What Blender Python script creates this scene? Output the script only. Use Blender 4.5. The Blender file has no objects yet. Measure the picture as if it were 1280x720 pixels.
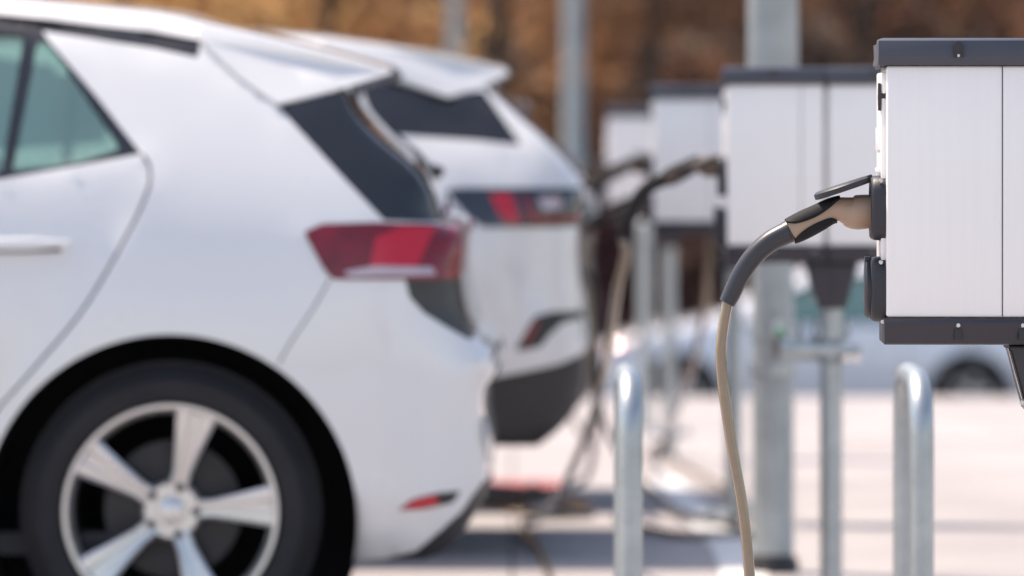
import bpy, bmesh, math, random
import numpy as np
from mathutils import Vector, Matrix, geometry, noise
random.seed(7)
F = 6600.0          # focal length of the lens in photo pixels, used to turn measured positions into metres
EYE = 1.25
HOR = 148.0
sc = bpy.context.scene
COL = sc.collection
PI = math.pi

def P(px, py, D):
    return Vector(((px - 640) * D / F, D, EYE - (py - HOR) * D / F))

# ------------------------------------------------------------------ objects
def link(name, me, parent=None):
    o = bpy.data.objects.new(name, me)
    COL.objects.link(o)
    if parent is not None:
        o.parent = parent
    return o

def tag(o, label=None, cat=None, group=None, kind=None):
    if label: o['label'] = label
    if cat: o['category'] = cat
    if group: o['group'] = group
    if kind: o['kind'] = kind
    return o

def empty(name, loc=(0, 0, 0), rz=0.0):
    o = link(name, None)
    o.empty_display_size = .1
    o.location = loc
    o.rotation_euler = (0, 0, rz)
    return o

def copy_tree(o, parent=None):
    c = o.copy(); COL.objects.link(c)
    c.parent = parent
    for ch in list(o.children):
        copy_tree(ch, c)
    return c

def obj(name, bm, mats, parent=None, smooth=True, angle=35):
    me = bpy.data.meshes.new(name)
    bm.normal_update()
    bm.to_mesh(me); bm.free()
    if not isinstance(mats, (list, tuple)): mats = [mats]
    for m in mats: me.materials.append(m)
    if smooth:
        me.shade_smooth()
        me.set_sharp_from_angle(angle=math.radians(angle))
    return link(name, me, parent)

def box(bm, x0, x1, y0, y1, z0, z1, bev=0.0, seg=2, mi=0):
    vs = [bm.verts.new((x, y, z)) for x in (x0, x1) for y in (y0, y1) for z in (z0, z1)]
    q = [(0, 1, 3, 2), (4, 6, 7, 5), (0, 4, 5, 1), (2, 3, 7, 6), (0, 2, 6, 4), (1, 5, 7, 3)]
    fs = [bm.faces.new([vs[i] for i in f]) for f in q]
    for f in fs: f.material_index = mi
    if bev > 0:
        es = list({e for f in fs for e in f.edges})
        r = bmesh.ops.bevel(bm, geom=es, offset=bev, segments=seg, profile=.5, affect='EDGES')
        for f in r['faces']: f.material_index = mi
    return vs

def prism_y(bm, pts, y0, y1, mi=0, bev=0.0, seg=2):
    """outline in x,z pushed through y"""
    a = [bm.verts.new((x, y0, z)) for x, z in pts]
    b = [bm.verts.new((x, y1, z)) for x, z in pts]
    n = len(pts)
    fs = [bm.faces.new(a), bm.faces.new(b[::-1])]
    for i in range(n):
        fs.append(bm.faces.new((a[i], b[i], b[(i + 1) % n], a[(i + 1) % n])))
    for f in fs: f.material_index = mi
    bmesh.ops.recalc_face_normals(bm, faces=fs)
    if bev > 0:
        es = list({e for f in fs[:2] for e in f.edges})
        r = bmesh.ops.bevel(bm, geom=es, offset=bev, segments=seg, profile=.5, affect='EDGES')
        for f in r['faces']: f.material_index = mi

def catmull(pts, n=8, closed=False):
    pts = [Vector(p) for p in pts]
    out = []
    N = len(pts)
    rng = range(N) if closed else range(N - 1)
    for i in rng:
        if closed:
            p0, p1, p2, p3 = pts[i - 1], pts[i], pts[(i + 1) % N], pts[(i + 2) % N]
        else:
            p1, p2 = pts[i], pts[i + 1]
            p0 = pts[i - 1] if i > 0 else p1 * 2 - p2
            p3 = pts[i + 2] if i + 2 < N else p2 * 2 - p1
        for k in range(n):
            t = k / n
            out.append(.5 * ((2 * p1) + (-p0 + p2) * t + (2 * p0 - 5 * p1 + 4 * p2 - p3) * t * t + (-p0 + 3 * p1 - 3 * p2 + p3) * t ** 3))
    if not closed: out.append(pts[-1])
    return out

def loft(bm, path, radii, nseg=16, ref=(0, 1, 0), a0=None, a1=None, mi=0, caps=True):
    """radii: float or (in-plane, ref-direction) per point; frame stays close to ref"""
    rings = []
    n = len(path)
    refv = Vector(ref)
    full = a0 is None
    prev = None
    for i, p in enumerate(path):
        t = (path[min(i + 1, n - 1)] - path[max(i - 1, 0)]).normalized()
        r = refv if prev is None else prev
        s = r - t * r.dot(t)
        if s.length < 1e-4: s = t.orthogonal()
        s.normalize()
        prev = s
        u = s.cross(t).normalized()
        rad = radii[i] if hasattr(radii, '__len__') else radii
        ra, rb = rad if hasattr(rad, '__len__') else (rad, rad)
        ring = []
        if full:
            for k in range(nseg):
                a = 2 * PI * k / nseg
                ring.append(bm.verts.new(p + u * (math.cos(a) * ra) + s * (math.sin(a) * rb)))
        else:
            lo, hi = a0[i], a1[i]
            for k in range(nseg + 1):
                a = lo + (hi - lo) * k / nseg
                ring.append(bm.verts.new(p + u * (math.cos(a) * ra) + s * (math.sin(a) * rb)))
        rings.append(ring)
    fs = []
    for i in range(n - 1):
        A, B = rings[i], rings[i + 1]
        m = len(A)
        for k in range(m if full else m - 1):
            fs.append(bm.faces.new((A[k], A[(k + 1) % m], B[(k + 1) % m], B[k])))
    if full and caps:
        fs.append(bm.faces.new(rings[0][::-1])); fs.append(bm.faces.new(rings[-1]))
    for f in fs: f.material_index = mi
    bmesh.ops.recalc_face_normals(bm, faces=fs)
    return rings

def lathe(bm, prof, axis='Z', c=(0, 0, 0), nseg=32, mi=0, closed=False):
    """prof: (r, h) pairs"""
    rings = []
    c = Vector(c)
    for r, h in prof:
        ring = []
        for k in range(nseg):
            a = 2 * PI * k / nseg
            if axis == 'Z': v = Vector((r * math.cos(a), r * math.sin(a), h))
            elif axis == 'Y': v = Vector((r * math.cos(a), h, r * math.sin(a)))
            else: v = Vector((h, r * math.cos(a), r * math.sin(a)))
            ring.append(bm.verts.new(c + v))
        rings.append(ring)
    fs = []
    m = len(rings)
    for i in range(m if closed else m - 1):
        A, B = rings[i], rings[(i + 1) % m]
        for k in range(nseg):
            fs.append(bm.faces.new((A[k], A[(k + 1) % nseg], B[(k + 1) % nseg], B[k])))
    if not closed:
        if prof[0][0] > 1e-5: fs.append(bm.faces.new(rings[0]))
        if prof[-1][0] > 1e-5: fs.append(bm.faces.new(rings[-1]))
    for f in fs: f.material_index = mi
    bmesh.ops.remove_doubles(bm, verts=[v for r in rings for v in r if v.is_valid], dist=1e-6)
    bmesh.ops.recalc_face_normals(bm, faces=[f for f in fs if f.is_valid])

# ------------------------------------------------------------------ materials
def srgb(r, g, b):
    f = lambda c: (c / 255 / 12.92) if c / 255 <= .04045 else ((c / 255 + .055) / 1.055) ** 2.4
    return (f(r), f(g), f(b), 1)

def mat(name, col, rough=.5, metal=0.0, coat=0.0, noise_amt=0.0, noise_scale=20, bump=0.0, bump_scale=80, spec=.5,
        col2=None, coat_rough=.05, emis=None, stretch=None):
    m = bpy.data.materials.new(name); m.use_nodes = True
    nt = m.node_tree; N = nt.nodes; L = nt.links
    b = N['Principled BSDF']
    c = tuple(col) + (1,) if len(col) == 3 else col
    b.inputs['Base Color'].default_value = c
    b.inputs['Roughness'].default_value = rough
    b.inputs['Metallic'].default_value = metal
    b.inputs['Specular IOR Level'].default_value = spec
    b.inputs['Coat Weight'].default_value = coat
    b.inputs['Coat Roughness'].default_value = coat_rough
    tc = N.new('ShaderNodeTexCoord')
    mp = N.new('ShaderNodeMapping'); L.new(tc.outputs['Object'], mp.inputs['Vector'])
    if stretch: mp.inputs['Scale'].default_value = stretch
    if noise_amt > 0 or col2:
        nz = N.new('ShaderNodeTexNoise'); nz.inputs['Scale'].default_value = noise_scale
        nz.inputs['Detail'].default_value = 6; nz.inputs['Roughness'].default_value = .6
        L.new(mp.outputs['Vector'], nz.inputs['Vector'])
        mx = N.new('ShaderNodeMix'); mx.data_type = 'RGBA'
        rp = N.new('ShaderNodeMapRange'); rp.inputs['From Min'].default_value = .3; rp.inputs['From Max'].default_value = .7
        L.new(nz.outputs['Fac'], rp.inputs['Value'])
        L.new(rp.outputs['Result'], mx.inputs['Factor'])
        mx.inputs['A'].default_value = c
        c2 = (tuple(col2) + (1,) if len(col2) == 3 else col2) if col2 else tuple(v * (1 - noise_amt) for v in c[:3]) + (1,)
        mx.inputs['B'].default_value = c2
        L.new(mx.outputs['Result'], b.inputs['Base Color'])
        mr = N.new('ShaderNodeMapRange'); mr.inputs['To Min'].default_value = rough * .85; mr.inputs['To Max'].default_value = min(1, rough * 1.2)
        L.new(nz.outputs['Fac'], mr.inputs['Value']); L.new(mr.outputs['Result'], b.inputs['Roughness'])
    if bump > 0:
        n2 = N.new('ShaderNodeTexNoise'); n2.inputs['Scale'].default_value = bump_scale; n2.inputs['Detail'].default_value = 5
        L.new(mp.outputs['Vector'], n2.inputs['Vector'])
        bp = N.new('ShaderNodeBump'); bp.inputs['Strength'].default_value = bump; bp.inputs['Distance'].default_value = .01
        L.new(n2.outputs['Fac'], bp.inputs['Height']); L.new(bp.outputs['Normal'], b.inputs['Normal'])
    return m

def glass_mat(name, tint, alpha_mix=.35, rough=.02):
    """thin car glass: tinted see-through sheet with a glossy face"""
    m = bpy.data.materials.new(name); m.use_nodes = True
    nt = m.node_tree; N = nt.nodes; L = nt.links
    for n in list(N): N.remove(n)
    out = N.new('ShaderNodeOutputMaterial')
    tr = N.new('ShaderNodeBsdfTransparent'); tr.inputs['Color'].default_value = tuple(tint) + (1,)
    gl = N.new('ShaderNodeBsdfGlossy'); gl.inputs['Roughness'].default_value = rough
    gl.inputs['Color'].default_value = (.74, .97, .72, 1) if alpha_mix > 1 else (1, 1, 1, 1)
    fr = N.new('ShaderNodeFresnel'); fr.inputs['IOR'].default_value = 1.6
    ma = N.new('ShaderNodeMath'); ma.operation = 'ADD'; ma.inputs[1].default_value = alpha_mix * .15; ma.use_clamp = True
    mx = N.new('ShaderNodeMixShader')
    L.new(fr.outputs[0], ma.inputs[0]); L.new(ma.outputs[0], mx.inputs['Fac'])
    L.new(tr.outputs[0], mx.inputs[1]); L.new(gl.outputs[0], mx.inputs[2])
    L.new(mx.outputs[0], out.inputs['Surface'])
    return m

def leaf_mat(name, col, col2):
    m = bpy.data.materials.new(name); m.use_nodes = True
    nt = m.node_tree; N = nt.nodes; L = nt.links
    for n in list(N): N.remove(n)
    out = N.new('ShaderNodeOutputMaterial')
    tc = N.new('ShaderNodeTexCoord')
    nz = N.new('ShaderNodeTexNoise'); nz.inputs['Scale'].default_value = 1.3; nz.inputs['Detail'].default_value = 4
    L.new(tc.outputs['Object'], nz.inputs['Vector'])
    rp = N.new('ShaderNodeMapRange'); rp.inputs['From Min'].default_value = .38; rp.inputs['From Max'].default_value = .62
    L.new(nz.outputs['Fac'], rp.inputs['Value'])
    mx = N.new('ShaderNodeMix'); mx.data_type = 'RGBA'
    mx.inputs['A'].default_value = tuple(col) + (1,); mx.inputs['B'].default_value = tuple(col2) + (1,)
    L.new(rp.outputs['Result'], mx.inputs['Factor'])
    d = N.new('ShaderNodeBsdfDiffuse'); t = N.new('ShaderNodeBsdfTranslucent')
    L.new(mx.outputs['Result'], d.inputs['Color']); L.new(mx.outputs['Result'], t.inputs['Color'])
    ms = N.new('ShaderNodeMixShader'); ms.inputs['Fac'].default_value = .6
    L.new(d.outputs[0], ms.inputs[1]); L.new(t.outputs[0], ms.inputs[2]); L.new(ms.outputs[0], out.inputs['Surface'])
    return m

M = {}
M['white_paint'] = mat('white_paint', (.665, .67, .68), .28, coat=1.0, coat_rough=.04, noise_amt=.03, noise_scale=3)
M['silver_paint'] = mat('silver_blue_paint', (.78, .79, .84), .32, metal=.1, coat=1.0, noise_amt=.04, noise_scale=3)
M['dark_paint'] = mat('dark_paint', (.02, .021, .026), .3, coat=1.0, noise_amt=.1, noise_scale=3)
M['black_gloss'] = mat('black_gloss_trim', (.012, .012, .014), .15, coat=.6, noise_amt=.1)
M['black_plastic'] = mat('black_plastic', (.022, .022, .026), .5, noise_amt=.2, bump=.15, bump_scale=400)
M['lamp_dark'] = mat('dark_tailgate_panel', (.02, .02, .024), .4, coat=.15, noise_amt=.1)
M['seam'] = mat('panel_gap', (.05, .05, .055), .8, noise_amt=.1)
M['inner'] = mat('cabin_lining', (.03, .03, .032), .9, noise_amt=.2)
M['cabin'] = mat('cabin_fabric', (.06, .06, .065), .9, noise_amt=.2, bump=.3)
M['rubber'] = mat('tyre_rubber', (.011, .011, .015), .75, noise_amt=.25, noise_scale=8, bump=.2, bump_scale=200)
M['alloy'] = mat('wheel_alloy', (.62, .62, .62), .28, metal=.75, coat=.4, noise_amt=.05)
M['alloy_dark'] = mat('wheel_barrel', (.05, .05, .055), .5, metal=.7, noise_amt=.2)
M['bolt'] = mat('dark_bolt', (.06, .06, .06), .4, metal=.8, noise_amt=.1)
M['well'] = mat('wheel_well_liner', (.01, .01, .012), .95, noise_amt=.3, bump=.3)
M['glass'] = glass_mat('green_tinted_glass', (.66, .90, .78), 2.4)
M['dark_glass'] = glass_mat('dark_privacy_glass', (.10, .11, .12), .6)
M['lamp_red'] = mat('tail_lamp_red', (.24, .005, .018), .22, coat=.3, noise_amt=.5, noise_scale=14)
M['lamp_red_light'] = mat('tail_lamp_bright_red', (.52, .008, .026), .2, coat=.3, noise_amt=.1)
M['lamp_clear'] = mat('tail_lamp_clear', (.50, .38, .40), .15, metal=.3, coat=1.0, noise_amt=.1)
M['lamp_smoke'] = mat('tail_lamp_smoked', (.012, .012, .02), .08, coat=1.0, noise_amt=.1)
M['chrome'] = mat('chrome', (.75, .75, .76), .08, metal=1.0, noise_amt=.05)
M['galv'] = mat('galvanised_steel', (.42, .46, .48), .38, metal=.75, noise_amt=.25, noise_scale=14, bump=.05, bump_scale=60)
M['galv_dull'] = mat('dull_galvanised_steel', (.40, .44, .45), .6, metal=.35, noise_amt=.28, noise_scale=9, bump=.08, bump_scale=50)
M['station_white'] = mat('white_powder_coat', (.87, .84, .82), .32, noise_amt=.03, noise_scale=12, stretch=(9, 1, .25), coat=.3, coat_rough=.2)
M['station_dark'] = mat('slate_plastic', (.055, .058, .075), .38, noise_amt=.08, bump=.05, bump_scale=300)
M['station_tray'] = mat('dark_tray_plastic', (.028, .027, .038), .42, noise_amt=.1, bump=.05, bump_scale=300)
M['socket'] = mat('socket_plastic', (.022, .022, .030), .45, noise_amt=.12, bump=.1, bump_scale=500)
M['grip'] = mat('tan_grip_plastic', (.37, .25, .175), .42, noise_amt=.06, noise_scale=30, bump=.04, bump_scale=500)
M['grip_dark'] = mat('brown_grip_plastic', (.17, .115, .085), .45, noise_amt=.15, noise_scale=25)  # darker brown grip for plugs beyond the nearest station
M['pad'] = mat('black_grip_rubber', (.008, .008, .010), .7, spec=.3, noise_amt=.1, bump=.15, bump_scale=700)
M['sleeve'] = mat('cable_sleeve_rubber', (.028, .028, .036), .36, noise_amt=.1, bump=.04, bump_scale=400)
M['cord'] = mat('tan_cable_sheath', (.25, .18, .12), .2, noise_amt=.12, noise_scale=60, coat=1.0, coat_rough=.08)
M['cord_black'] = mat('black_cable_sheath', (.03, .03, .032), .4, noise_amt=.1)
M['screw'] = mat('stainless_screw', (.6, .6, .6), .25, metal=1.0, noise_amt=.1)
M['emblem'] = mat('grey_green_print', (.10, .14, .14), .5, noise_amt=.1)
M['brass'] = mat('padlock_metal', (.16, .13, .12), .4, metal=.6, noise_amt=.2)
M['green_tag'] = mat('green_tag', (.05, .35, .22), .4, noise_amt=.1)

# ------------------------------------------------------------------ ground
def ground_mat():
    m = bpy.data.materials.new('light_concrete_paving'); m.use_nodes = True
    nt = m.node_tree; N = nt.nodes; L = nt.links
    b = N['Principled BSDF']; b.inputs['Roughness'].default_value = .85
    tc = N.new('ShaderNodeTexCoord')
    n1 = N.new('ShaderNodeTexNoise'); n1.inputs['Scale'].default_value = .9; n1.inputs['Detail'].default_value = 8
    n2 = N.new('ShaderNodeTexNoise'); n2.inputs['Scale'].default_value = 60; n2.inputs['Detail'].default_value = 4
    L.new(tc.outputs['Object'], n1.inputs['Vector']); L.new(tc.outputs['Object'], n2.inputs['Vector'])
    mx = N.new('ShaderNodeMix'); mx.data_type = 'RGBA'
    mx.inputs['A'].default_value = (.315, .29, .29, 1); mx.inputs['B'].default_value = (.41, .38, .375, 1)
    rp = N.new('ShaderNodeMapRange'); rp.inputs['From Min'].default_value = .35; rp.inputs['From Max'].default_value = .65
    L.new(n1.outputs['Fac'], rp.inputs['Value']); L.new(rp.outputs['Result'], mx.inputs['Factor'])
    m2 = N.new('ShaderNodeMix'); m2.data_type = 'RGBA'; m2.blend_type = 'MULTIPLY'; m2.inputs['Factor'].default_value = .5
    L.new(mx.outputs['Result'], m2.inputs['A'])
    r2 = N.new('ShaderNodeMapRange'); r2.inputs['To Min'].default_value = .6; r2.inputs['To Max'].default_value = 1.2
    L.new(n2.outputs['Fac'], r2.inputs['Value']); L.new(r2.outputs['Result'], m2.inputs['B'])
    # stains and tyre scuffs
    n3 = N.new('ShaderNodeTexNoise'); n3.inputs['Scale'].default_value = .35; n3.inputs['Detail'].default_value = 10; n3.inputs['Roughness'].default_value = .7; n3.inputs['Distortion'].default_value = 1.2
    L.new(tc.outputs['Object'], n3.inputs['Vector'])
    r3 = N.new('ShaderNodeMapRange'); r3.inputs['From Min'].default_value = .54; r3.inputs['From Max'].default_value = .70; r3.inputs['To Max'].default_value = .55
    L.new(n3.outputs['Fac'], r3.inputs['Value'])
    br = N.new('ShaderNodeTexBrick'); br.inputs['Scale'].default_value = 1.0; br.inputs['Mortar Size'].default_value = .006
    br.inputs['Brick Width'].default_value = 2.4; br.inputs['Row Height'].default_value = 2.4; br.offset = 0
    L.new(tc.outputs['Object'], br.inputs['Vector'])
    m3 = N.new('ShaderNodeMix'); m3.data_type = 'RGBA'; m3.inputs['B'].default_value = (.22, .20, .20, 1)
    L.new(r3.outputs['Result'], m3.inputs['Factor']); L.new(m2.outputs['Result'], m3.inputs['A'])
    m4 = N.new('ShaderNodeMix'); m4.data_type = 'RGBA'; m4.inputs['B'].default_value = (.12, .11, .11, 1)
    L.new(br.outputs['Fac'], m4.inputs['Factor']); L.new(m3.outputs['Result'], m4.inputs['A'])
    L.new(m4.outputs['Result'], b.inputs['Base Color'])
    bp = N.new('ShaderNodeBump'); bp.inputs['Strength'].default_value = .4; bp.inputs['Distance'].default_value = .004
    L.new(n2.outputs['Fac'], bp.inputs['Height']); L.new(bp.outputs['Normal'], b.inputs['Normal'])
    return m
M['ground'] = ground_mat()
M['asphalt'] = mat('grey_asphalt', (.10, .10, .105), .9, noise_amt=.3, noise_scale=2, bump=.4, bump_scale=120)
M['litter'] = mat('leaf_littered_earth', (.07, .045, .03), .95, col2=(.03, .02, .016), noise_scale=.8, bump=.6, bump_scale=12)
M['line_white'] = mat('white_road_paint', (.78, .77, .75), .6, noise_amt=.15, noise_scale=15)
M['line_red'] = mat('red_road_paint', (.55, .12, .12), .6, noise_amt=.25, noise_scale=12)

def gz(D):
    """height of the ground at distance D"""
    if D <= 15.2: return 0.0
    if D <= 31: return -.0245 * (D - 15.2)
    return -1.565
def sheet(name, rows, xs, m, kind='structure', wob=0.0):
    bm = bmesh.new()
    grid = []
    for (y, z) in rows:
        grid.append([bm.verts.new((x, y, z + (noise.noise(Vector((x * .15, y * .15, 0))) * wob if wob else 0))) for x in xs])
    for i in range(len(rows) - 1):
        for j in range(len(xs) - 1):
            bm.faces.new((grid[i][j], grid[i][j + 1], grid[i + 1][j + 1], grid[i + 1][j]))
    o = obj(name, bm, m)
    if kind: o['kind'] = kind
    return o
xs = [-60, -30, -15, -8, 0, 8, 15, 30, 60]
sheet('parking_lot', [(-40, 0), (0, 0), (15.2, 0), (20, gz(20)), (25, gz(25)), (31, gz(31))], xs, M['ground'])
sheet('embankment', [(31.0, gz(31) - .004), (31.02, gz(31) - .30), (34.0, -1.40), (35.5, -1.563)], xs, M['ground'])
sheet('lower_car_park', [(35.5, -1.563), (52, -1.565), (60, -1.56), (62, -1.56)], xs, M['asphalt'])
hx = [-90 + 3 * i for i in range(61)]
sheet('hillside', [(62, -1.56), (64, -1.45), (68, -.9), (72, .2), (78, 2.2), (86, 5.5), (96, 10), (115, 18), (150, 30), (200, 42)], hx, M['litter'], wob=1.2)
# painted markings
def strip(name, pts, w, m):
    bm = bmesh.new(); prev = None
    for i, (x, y) in enumerate(pts):
        a = Vector(pts[max(i - 1, 0)]); b = Vector(pts[min(i + 1, len(pts) - 1)])
        t = (b - a).normalized(); nrm = Vector((-t.y, t.x)) * w / 2
        l = bm.verts.new((x + nrm.x, y + nrm.y, gz(y + nrm.y) + .004)); r = bm.verts.new((x - nrm.x, y - nrm.y, gz(y - nrm.y) + .004))
        if prev: bm.faces.new((prev[0], l, r, prev[1]))
        prev = (l, r)
    bmesh.ops.recalc_face_normals(bm, faces=bm.faces[:])
    o = obj(name, bm, m); o['kind'] = 'structure'; return o
strip('bay_marking', [(-5, 15.63), (-2, 15.63), (.22, 15.63)], .10, M['line_white'])
strip('bay_marking', [(-5, 10.6), (-2, 10.6), (.15, 10.6)], .10, M['line_white'])
strip('red_marking', [(-4, 19.6), (-1, 19.6), (.18, 19.6)], .5, M['line_red'])
strip('walkway_marking', [(.56, 20.0), (.585, 18.6), (.605, 17.6), (.63, 16.4), (.645, 15.3), (.64, 14.6), (.60, 13.5), (.56, 12)], .13, M['line_white'])
strip('walkway_marking', [(.9, 24.5), (3, 24.5), (8, 24.5)], .12, M['line_white'])

# ------------------------------------------------------------------ polygons
def inside(px, pz, poly):
    c = np.zeros(len(px), bool)
    n = len(poly)
    for i in range(n):
        x1, z1 = poly[i]; x2, z2 = poly[(i + 1) % n]
        if z1 == z2: continue
        m = ((z1 > pz) != (z2 > pz)) & (px < (x2 - x1) * (pz - z1) / (z2 - z1) + x1)
        c ^= m
    return c

def densify(poly, step, closed=True):
    out = []
    n = len(poly)
    for i in range(n if closed else n - 1):
        a = Vector(poly[i][:2]); b = Vector(poly[(i + 1) % n][:2])
        k = max(1, int(math.ceil((b - a).length / step)))
        for j in range(k): out.append(tuple(a.lerp(b, j / k)))
    if not closed: out.append(tuple(poly[-1][:2]))
    return out

def fillet(poly, r):
    """round the corners of a closed polygon"""
    out = []; n = len(poly)
    for i in range(n):
        p0, p, p1 = Vector(poly[i - 1]), Vector(poly[i]), Vector(poly[(i + 1) % n])
        a = (p0 - p); b = (p1 - p)
        q = min(r, a.length * .45, b.length * .45)
        s = p + a.normalized() * q; e = p + b.normalized() * q
        for k in range(5):
            t = k / 4
            out.append(tuple(s.lerp(p, t).lerp(p.lerp(e, t), t)))
    return out

def ribbon(pts, w):
    pts = [Vector(p[:2]) for p in pts]
    l, r = [], []
    for i, p in enumerate(pts):
        t = (pts[min(i + 1, len(pts) - 1)] - pts[max(i - 1, 0)]).normalized()
        nn = Vector((-t.y, t.x)) * w / 2
        l.append(tuple(p + nn)); r.append(tuple(p - nn))
    return l + r[::-1]

# ------------------------------------------------------------------ cars
class Shape:
    """side outline (x to the rear, z up) pulled out sideways into a rounded shell"""
    def __init__(s, outline, wtab, arches, step=.025, bulge=.02):
        # outline points: (x, z, Rd, Ry) in order; Rd and Ry set how far and how deep the edge is rounded
        s.raw = outline
        pts = []
        n = len(outline)
        for i in range(n):
            a = outline[i]; b = outline[(i + 1) % n]
            d = math.hypot(b[0] - a[0], b[1] - a[1]); k = max(1, int(math.ceil(d / step)))
            for j in range(k):
                t = j / k; pts.append([a[q] * (1 - t) + b[q] * t for q in range(4)])
        s.o = np.array(pts)
        z = np.linspace(-.1, 2.0, 421); w = np.interp(z, [p[0] for p in wtab], [p[1] for p in wtab])
        kx = np.arange(-24, 25); g = np.exp(-(kx / 9.0) ** 2); g /= g.sum()
        s.wz = z; s.ww = np.convolve(np.pad(w, 24, mode='edge'), g, 'valid')
        s.arches = arches; s.step = step; s.bulge = bulge
        s.cor = np.zeros(len(s.o))
        raw = s.W(s.o[:, 0], s.o[:, 1]) - s.o[:, 3]
        sm_ = raw.copy()
        for _ in range(14): sm_ = .5 * sm_ + .25 * (np.roll(sm_, 1) + np.roll(sm_, -1))
        s.cor = sm_ - raw
    def W(s, x, z):
        return np.interp(z, s.wz, s.ww)
    def dist(s, x, z):
        a = s.o[:, :2]; b = np.roll(a, -1, 0); ab = b - a
        best = np.full(len(x), 9.9); idx = np.zeros(len(x), int); tt = np.zeros(len(x))
        L2 = (ab ** 2).sum(1) + 1e-12
        for i in range(len(a)):
            t = np.clip(((x - a[i, 0]) * ab[i, 0] + (z - a[i, 1]) * ab[i, 1]) / L2[i], 0, 1)
            d = np.hypot(x - a[i, 0] - t * ab[i, 0], z - a[i, 1] - t * ab[i, 1])
            m = d < best
            best[m] = d[m]; idx[m] = i; tt[m] = t[m]
        return best, idx, tt
    def lift(s, x, z):
        x = np.asarray(x, float); z = np.asarray(z, float)
        W = s.W(x, z)
        # soft weights over all outline points so the rounding changes smoothly
        d, idx, tt = s.dist(x, z)
        acc = np.zeros(len(x)); 
        o = s.o; nx = (idx + 1) % len(o)
        Rd = o[idx, 2] * (1 - tt) + o[nx, 2] * tt; Ry = o[idx, 3] * (1 - tt) + o[nx, 3] * tt
        t = np.clip(d / Rd, 0, 1)
        y = W - Ry * (1 - np.sqrt(np.clip(1 - (1 - t) ** 2, 0, 1)))
        y += (s.cor[idx] * (1 - tt) + s.cor[nx] * tt) * (1 - t)
        for (cx, cz, r) in s.arches:
            q = np.hypot(x - cx, z - cz)
            y += .014 * np.clip(1 - (q - r) / .075, 0, 1) ** 2 * (3 - 2 * np.clip(1 - (q - r) / .075, 0, 1)) * (q > r * .8)
        return y

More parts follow.
